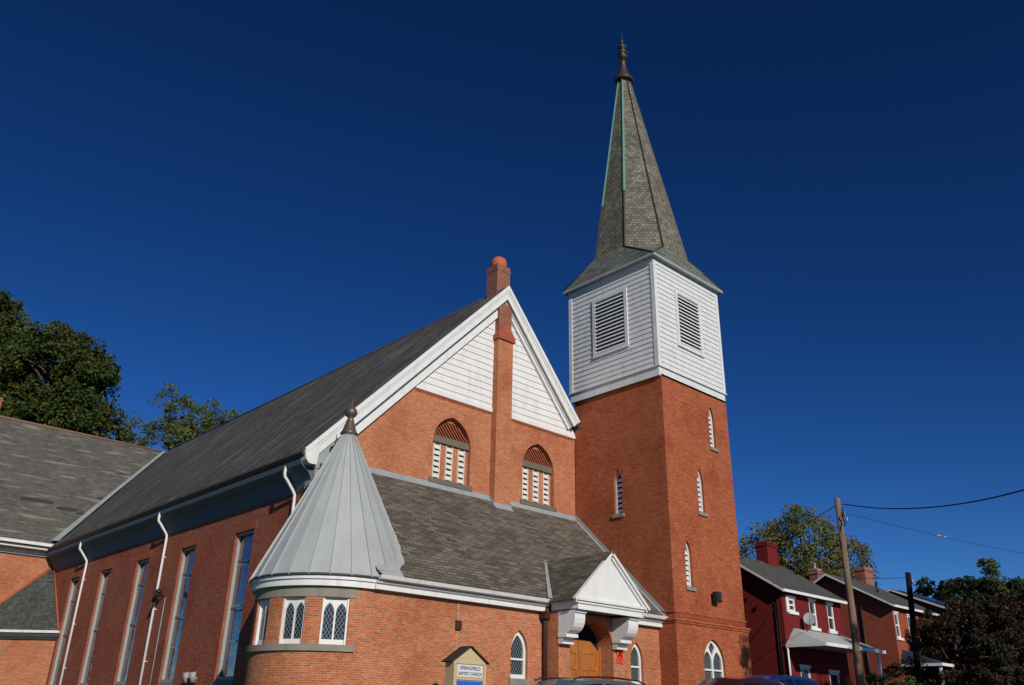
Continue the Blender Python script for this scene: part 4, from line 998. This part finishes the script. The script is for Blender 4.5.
h3, rf3 = house('detached_house', 'house with glossy blue solar roof mostly hidden behind the maroon tree', 62.5, 69, 22.6, 27.0, 7.15, 9.0, 'brick_house', [(1.5, .8, 4.6, 6.2), (4.5, .8, 4.6, 6.2)], g3)
sp = (9.0-7.15)/4.4; nn = Vector((0, -sp, 1)).normalized(); tt = Vector((0, 1, sp)).normalized()
m = MB(); fs = F(Vector((62.8, 22.8, 7.15+.2*sp+.12)), (1, 0, 0), tt)
for i in range(5):
    for j in range(3): m.fbox(fs, .1+i*1.15, .1+i*1.15+1.1, .1+j*1.4, .1+j*1.4+1.35, .04, .09)
m.build('solar_panel', M['solar'], rf3)
# satellite dish on the porch roof of the first house
o = thing('satellite_dish', 'small grey satellite dish on the porch roof of the dark red house', 'dish', (40.3, 21.6, 4.2))
f = F((40.0, 21.5, 4.80), Vector((.42, -.90, 0)), Vector((.20, .30, .9)))
f = F(f.o, f.u, (f.v-f.u*f.v.dot(f.u)))
m = MB()
for i in range(3):
    for k in range(16):
        a, b = 2*math.pi*k/16, 2*math.pi*(k+1)/16; r0, r1_ = .095*i, .095*(i+1); h_ = lambda r: .5*r*r
        q = [f.p(r1_*math.cos(a), r1_*math.sin(a)*1.1, h_(r1_)), f.p(r1_*math.cos(b), r1_*math.sin(b)*1.1, h_(r1_)), f.p(r0*math.cos(b), r0*math.sin(b)*1.1, h_(r0)), f.p(r0*math.cos(a), r0*math.sin(a)*1.1, h_(r0))]
        m.face(q if i else q[:3], smooth=True)
m.build('reflector', M['flash'], o)
m = MB(); m.tube([f.p(0, 0, -.02), (40.0, 21.7, 4.6), (40.0, 21.7, 4.12)], .03, 6); m.build('mast', M['black'], o)
m = MB(); m.tube([f.p(0, -.28, .04), f.p(0, -.16, .32)], .013, 6); m.build('feed_arm', M['black'], o)

# ------------------------------------------------------------------ poles and wires
def dirv(px, py):
    return (fw + r2*((px-512)/FPX) - u2*((py-342.5)/FPX))
pz = gz(36.3, 17.4)
o = thing('utility_pole', 'tall weathered brown utility pole in front of the dark red house', 'pole', (35.9, 17.35, pz))
m = MB(); m.tube([(35.80, 17.4, pz-.3), (35.97, 17.36, 4.5), (36.12, 17.40, 9.37)], .17, 12, .12); m.build('shaft', M['pole'], o)
m = MB(); m.tube([(36.24, 17.2, 9.1), (36.24, 17.52, 9.1)], .03, 6); m.tube([(36.1, 17.18, 8.55), (36.1, 17.18, 8.75)], .06, 8); m.tube([(36.35, 17.2, 8.3), (36.35, 17.2, 8.5)], .05, 8); m.build('insulator', M['grey_plastic'], o)
m = MB(); m.tube([(36.1, 17.2, 8.9), (35.9, 17.15, 8.5), (36.0, 17.15, 8.2), (36.1, 17.2, 8.1)], .025, 6); m.build('cable_loop', M['wire'], o)
pz2 = gz(41.5, 17.4)
o = thing('utility_pole', 'short near-black pole in front of the orange brick house', 'pole', (41.2, 17.3, pz2))
m = MB(); m.tube([(41.05, 17.38, pz2-.3), (41.55, 17.3, 3), (42.12, 17.3, 6.82)], .145, 12, .125); m.build('shaft', M['pole_dark'], o)
m = MB(); m.tube([(42.1, 17.14, 6.3), (42.1, 17.14, 6.5)], .05, 8); m.build('insulator', M['grey_plastic'], o)
def wire(label, a, b, sag, r=.022, n=24):
    a, b = Vector(a), Vector(b)
    pts = [a.lerp(b, i/n)-Z*sag*4*(i/n)*(1-i/n) for i in range(n+1)]
    m = MB(); m.tube(pts, r, 6); ob_ = m.build('overhead_wire', M['wire']); tag(ob_, label, 'wire'); return pts
def pt(px, py, dist):
    d = dirv(px, py); return d*(dist/math.hypot(d.x, d.y))
wire('thick black wire rising from the tall pole to the upper right', (36.25, 17.3, 9.12), pt(1120, 455, 30), .75, .026)
wire('wire sagging from the tall pole behind the brick tower', (36.2, 17.36, 9.15), (31.95, 24.3, 5.4), .25, .02)
pts = wire('thin wire with white splice sloping down right of the tall pole', (36.3, 17.3, 8.75), pt(1110, 566, 75), .3, .010)
wire('thin wire between the tall pole and the short dark pole', pt(846, 577, 40.2), (42.1, 17.25, 6.6), .05, .014)
sp_ = pt(941, 541.5, 50)
# find point of third wire nearest to the splice direction
best = min(((dirv(941, 541).normalized()-p.normalized()).length, p) for p in [pts[i].lerp(pts[i+1], t/10) for i in range(len(pts)-1) for t in range(10)] if True) if False else None
cand = [pts[i].lerp(pts[i+1], t/10) for i in range(len(pts)-1) for t in range(10)]
dv = dirv(941, 541).normalized(); p = min(cand, key=lambda q: (q.normalized()-dv).length)
m = MB(); u_ = (pts[-1]-pts[0]).normalized(); m.tube([p-u_*.7, p-u_*.1], .055, 8); m.tube([p+u_*.1, p+u_*.5], .05, 8)
tag(m.build('wire_splice', M['grey_plastic']), 'small pale splice hanging on the thin wire against the sky', 'connector')

# ------------------------------------------------------------------ vehicles (loft along x, noses to +x)
def car(name, label, x, y, L_, W_, prof, paint, rails=False, group='vehicles parked in front of the church'):
    """prof: list of (x, z_bottom, z_belt, z_top, half width at top)"""
    g = gz(x+L_/2, y)+.008
    o = thing(name, label, 'car', (x+L_/2, y, g), group); hw = W_/2
    def ring(s_):
        xx, zb_, zl, zt_, wt = s_
        if zt_-zl < .05: prs = [(hw*.94, zb_), (hw, zb_+.18), (hw, zl-.16), (hw*.97, zl-.05), (hw*.86, zl), (hw*.6, zt_+.02), (0, zt_+.04)]
        else: prs = [(hw*.94, zb_), (hw, zb_+.18), (hw, zl-.12), (hw*.97, zl), (wt+.02, zt_-.07), (wt*.88, zt_), (0, zt_+.045)]
        return [Vector((x+xx, y-a, g+b)) for a, b in prs]+[Vector((x+xx, y+a, g+b)) for a, b in prs[-2::-1]]
    rg = [ring(s_) for s_ in prof]; body = MB(); glass = MB(); n = len(rg[0])
    for i in range(len(rg)-1):
        cab = prof[i][3]-prof[i][2] > .25 and prof[i+1][3]-prof[i+1][2] > .25
        for k in range(n-1):
            q = [rg[i][k], rg[i+1][k], rg[i+1][k+1], rg[i][k+1]]
            body.face(q, smooth=True)
            if cab and k in (3, n-5):
                c_ = sum(q, Vector())/4; nn_ = (q[1]-q[0]).cross(q[3]-q[0]).normalized(); out = Vector((0, c_.y-y, 0)); nn_ = nn_ if nn_.dot(out) > 0 else -nn_
                glass.face([c_+(p_-c_)*.86+nn_*.012 for p_ in q])
        a_, b_ = prof[i][3]-prof[i][2], prof[i+1][3]-prof[i+1][2]
        if (a_ < .06) != (b_ < .06):         # windscreen or rear window
            q = [rg[i][5], rg[i+1][5], rg[i+1][n-6], rg[i][n-6]]; c_ = sum(q, Vector())/4
            glass.face([c_+(p_-c_)*.9+Z*.035+Vector((.03 if b_ < a_ else -.03, 0, 0)) for p_ in q])
    body.face(rg[0]); body.face(rg[-1][::-1])
    body.build('body', M[paint], o, bevel=.02); glass.build('window', M['car_glass'], o)
    for wx in (.19, .80):
        for s_ in (-1, 1):
            c_ = Vector((x+L_*wx, y+s_*(hw-.12), g+.33)); m = MB(); m.tube([c_-Vector((0, .11, 0)), c_+Vector((0, .12, 0))], .33, 24)
            wl = m.build('wheel', M['tyre'], o); m = MB(); m.tube([c_+Vector((0, s_*.12, 0)), c_+Vector((0, s_*.14, 0))], .21, 16); m.build('rim', M['rim'], wl)
    for s_ in (-1, 1):
        m = MB(); m.box(x+L_-.16, x+L_+.01, y+s_*(hw-.25)-.16, y+s_*(hw-.25)+.16, g+.62, g+.78); m.build('headlight', M['glass'], o, bevel=.02)
        m = MB(); m.box(x-.01, x+.1, y+s_*(hw-.2)-.1, y+s_*(hw-.2)+.1, g+.7, g+1.0); m.build('tail_light', M['orange'], o, bevel=.02)
        m = MB(); m.box(x+L_*.66, x+L_*.66+.18, y+s_*(hw+.09)-.09, y+s_*(hw+.09)+.09, g+1.0, g+1.14); m.build('mirror', M[paint], o, bevel=.02)
        if rails:
            zt_ = g+max(p_[3] for p_ in prof)
            xs = [p_[0] for p_ in prof if p_[3] > max(q[3] for q in prof)-.1]
            a, b = x+min(xs)-.15, x+max(xs)+.15; yy = y+s_*(hw*.66)
            m = MB(); m.tube([(a+.1, yy, zt_-.03), (a+.3, yy, zt_+.02), ((a+b)/2, yy, zt_+.055), (b-.35, yy, zt_+.02), (b-.1, yy, zt_-.06)], .02, 8); m.build('roof_rail', M['black'], o)
    return o
def prof_wagon(L_, H):
    return [(0, .35, .85, .86, .7), (.05, .25, .95, .96, .7), (.18, .22, .95, H-.35, .62), (.5, .2, .95, H-.06, .62), (1.3, .2, .95, H, .64), (L_*.52, .2, .94, H-.01, .62), (L_*.60, .2, .94, H-.07, .60),
            (L_*.76, .2, .95, .98, .6), (L_*.92, .22, .86, .88, .6), (L_-.04, .26, .74, .75, .6), (L_, .35, .62, .63, .6)]
car('car', 'silver blue estate car with black roof rails in front of the entrance', 13.9, 13.9, 4.7, 1.8, prof_wagon(4.7, 1.38), 'silver_car', rails=True)
car('car', 'dark maroon car in front of the tower window', 18.65, 12.9, 4.3, 1.76, prof_wagon(4.3, 1.56), 'maroon_car')
car('car', 'blue vehicle right of the maroon car, before the dark red house', 24.4, 15.3, 4.9, 1.9, prof_wagon(4.9, 1.68), 'blue_car')

# ------------------------------------------------------------------ trees
import numpy as np
def leaves(name, mat, parent, clumps, per, size, rng):
    """clumps: (x,y,z,r); many small leaf quads on and inside each clump"""
    n = len(clumps)*per
    c = np.repeat(np.array([k[:3] for k in clumps]), per, 0); r = np.repeat(np.array([k[3] for k in clumps]), per)
    d = rng.normal(size=(n, 3)); d /= np.linalg.norm(d, axis=1)[:, None]
    rad = r*(rng.uniform(.25, 1.08, n)**.6)
    p = c+d*rad[:, None]*np.array([1, 1, .75])
    a = rng.normal(size=(n, 3)); a /= np.linalg.norm(a, axis=1)[:, None]
    b = np.cross(a, rng.normal(size=(n, 3))); b /= np.linalg.norm(b, axis=1)[:, None]
    s_ = size*rng.uniform(.6, 1.3, n)[:, None]
    V = np.stack([p-a*s_*.6, p-b*s_*.35, p+a*s_*.6, p+b*s_*.35], 1).reshape(-1, 3)
    me = bpy.data.meshes.new(name); me.vertices.add(4*n); me.vertices.foreach_set('co', V.ravel())
    me.loops.add(4*n); me.loops.foreach_set('vertex_index', np.arange(4*n)); me.polygons.add(n)
    me.polygons.foreach_set('loop_start', np.arange(0, 4*n, 4)); me.polygons.foreach_set('loop_total', np.full(n, 4)); me.update(); me.validate()
    at = me.attributes.new('tone', 'FLOAT', 'FACE')
    tone = np.clip(np.repeat(rng.uniform(0, 1, len(clumps)), per)*.6+rng.uniform(0, .45, n), 0, 1)
    at.data.foreach_set('value', tone.astype(np.float32)[:len(at.data)])
    me.materials.append(M[mat]); o = bpy.data.objects.new(name, me); col.objects.link(o)
    o.parent = parent; o.matrix_parent_inverse = Matrix.Translation(-parent.matrix_world.translation); return o
def tree(name, label, x, y, top, lobes, leafmat, seed, n_clump, per, size, clump_r, base=None, tr=.35, group='trees', cat='tree', limbs=True):
    """lobes: (dx, dy, z, rx, rz) ellipsoids that the clumps fill"""
    rng = np.random.default_rng(seed); g = gz(x, y) if base is None else base
    o = thing(name, label, cat, (x, y, g), group)
    cl = []; w_ = np.array([l[3]**2*l[4] for l in lobes]); w_ = w_/w_.sum()
    for k in range(n_clump):
        l = lobes[rng.choice(len(lobes), p=w_)]; d = rng.normal(size=3); d /= np.linalg.norm(d); q = rng.uniform(.35, 1)**.45
        cl.append((x+rt.x*l[0]+.68*l[1]+d[0]*l[3]*q, y+rt.y*l[0]+.73*l[1]+d[1]*l[3]*q, l[2]+d[2]*l[4]*q, clump_r*rng.uniform(.6, 1.25)))
    leaves('crown', leafmat, o, cl, per, size, rng)
    m = MB()
    if limbs:
        zc = min(l[2]-l[4]*.3 for l in lobes); zc = max(zc, g+1.0)
        m.tube([(x, y, g-.4), (x+.1, y, g+(zc-g)*.5), (x, y+.1, zc)], tr, 10, tr*.7)
        m.tube([(x, y+.1, zc), (x+.2, y, (zc+top)/2), (x+.1, y, top-clump_r)], tr*.68, 8, tr*.1)
        for k in range(0, len(cl), max(1, len(cl)//34)):
            c_ = Vector(cl[k][:3]); t0 = rng.uniform(.0, .75); s0 = Vector((x, y+.1, zc+(top-zc)*t0*.8))
            if c_.z < s0.z: s0.z = max(zc, c_.z-1.0)
            mid = s0.lerp(c_, .5)+Vector((rng.normal()*.25, rng.normal()*.25, .35))
            m.tube([s0, mid, c_], tr*.32, 6, tr*.06)
        m.build('trunk', M['bark'], o)
    return o
def P3(px, py, d): v = pt(px, py, d); return v
# lobes are (right, away, height, radius, half height) as seen from the street
a = P3(52, 400, 84)
tree('oak_tree', 'large dark green tree rising behind the rear wing roof', a.x, a.y, 33, [(-1, 0, 28.0, 4.8, 5.0), (3.2, -1, 26.5, 3.3, 4.2), (-4.5, 0, 28, 3.5, 5), (4.2, 0, 22.5, 3.6, 3.3), (0, 0, 22.5, 5.0, 4)], 'leaf_oak', 3, 400, 150, .30, 1.12, tr=.5)
a = P3(-22, 380, 90)
tree('oak_tree', 'taller dark tree at the far left edge, cut off by the picture', a.x, a.y, 36.5, [(-1.2, 0, 33.2, 3.6, 5.0), (0, 0, 29, 4.0, 5)], 'leaf_oak', 5, 230, 150, .31, 1.12, tr=.5)
a = P3(182, 410, 78)
tree('locust_tree', 'thin light green tree showing sky between the oak and the nave roof', a.x, a.y, 27.2, [(-1.6, 0, 25.2, 1.0, 2.3), (0, 0, 24.2, 1.7, 2.0), (-3.4, 0, 22.8, 1.5, 1.4), (2.4, 0, 24.2, 2.0, 1.8), (4.4, 0, 24.0, 1.3, 1.3), (1.6, 0, 22.0, 2.8, 1.6)], 'leaf_light', 9, 210, 55, .19, .62, tr=.16)
a = P3(806, 560, 74)
tree('maple_tree', 'round yellow green tree rising behind the dark red house', a.x, a.y, 17.2, [(0, 0, 12.6, 3.4, 4.1), (-3.6, 0, 12.0, 1.9, 3.2), (3.2, 0, 11.4, 2.1, 3.2), (-.6, 0, 9.8, 3.9, 2.4)], 'leaf_autumn', 11, 560, 75, .17, .68, tr=.3)
a = P3(945, 610, 92)
tree('evergreen_tree', 'dark green tree mass behind the solar roofed house', a.x, a.y, 13.5, [(-1.6, 0, 10.2, 2.6, 2.8), (2.4, 0, 10.4, 3.4, 2.8), (5.6, 0, 9.6, 3.2, 3.0), (0, 0, 6.5, 6, 3)], 'leaf_dark', 13, 230, 230, .28, .8)
a = P3(1000, 600, 80)
tree('ash_tree', 'light tree top peeping above the dark trees at the right edge', a.x, a.y, 13, [(-.6, 0, 11.3, .9, 1.5), (1.4, 0, 10.0, 1.6, 1.2)], 'leaf_light', 15, 90, 80, .17, .45, tr=.12)
a = P3(955, 650, 57)
tree('maple_tree', 'dark maroon leaved tree in front of the solar roofed house', a.x, a.y, 7.2, [(1.0, 0, 4.6, 3.0, 2.5), (-2.6, 0, 2.4, 1.8, 1.5), (4.2, 0, 4.9, 2.6, 2.4), (6, 0, 3.6, 3.0, 2.6), (1.0, 0, 2.0, 3.8, 1.6)], 'leaf_maroon', 17, 420, 240, .14, .5, tr=.2)
a = P3(1040, 640, 66)
tree('maple_tree', 'broad dark green tree at the right edge behind the maroon one', a.x, a.y, 10, [(0, 0, 6.8, 3.6, 2.8), (-2, 0, 5, 4, 3.0), (2, 0, 3, 4.5, 2.5)], 'leaf_dark', 19, 260, 230, .2, .65, tr=.3)
a = P3(876, 685, 43)
tree('garden_bush', 'green bush at the foot of the dark pole', a.x, a.y, 2.6, [(.2, 0, 1.35, .9, .85), (-1.3, 0, .9, .8, .8), (1.4, 0, 1.1, .8, .9)], 'leaf_bush', 21, 90, 150, .09, .3, tr=.08, cat='bush')
tree('street_tree', 'leafy street tree across the road, shading the foot of the brick tower', 27.6, 3.2, 12.5, [(0, 0, 9.6, 1.9, 2.0), (1.2, .6, 8.6, 1.7, 1.6), (2.2, -.4, 10, 1.6, 1.6), (.3, 0, 7.6, 1.6, 1.3)], 'leaf_oak', 31, 85, 120, .16, .5, tr=.14)
tree('street_tree', 'leafy tree across the road, added out of view to shade the foot of the tall pole', 32.0, 2.6, 12.5, [(-.6, 0, 8.9, 1.7, 1.9), (1.0, .2, 8.0, 1.6, 1.5), (1.2, 0, 9.8, 1.4, 1.3)], 'leaf_oak', 33, 80, 120, .16, .5, tr=.14)  # unseen, put in to darken the foot of the tall pole
tree('street_tree', 'leafy tree across the road, added out of view to shade the short dark pole', 37.6, 2.8, 12.5, [(-.6, 0, 10.5, 1.9, 2.2), (1.2, .2, 9.2, 1.8, 1.8), (.2, 0, 8.0, 1.8, 1.3)], 'leaf_oak', 35, 90, 120, .16, .5, tr=.14)  # out-of-view addition that throws shade towards the short pole
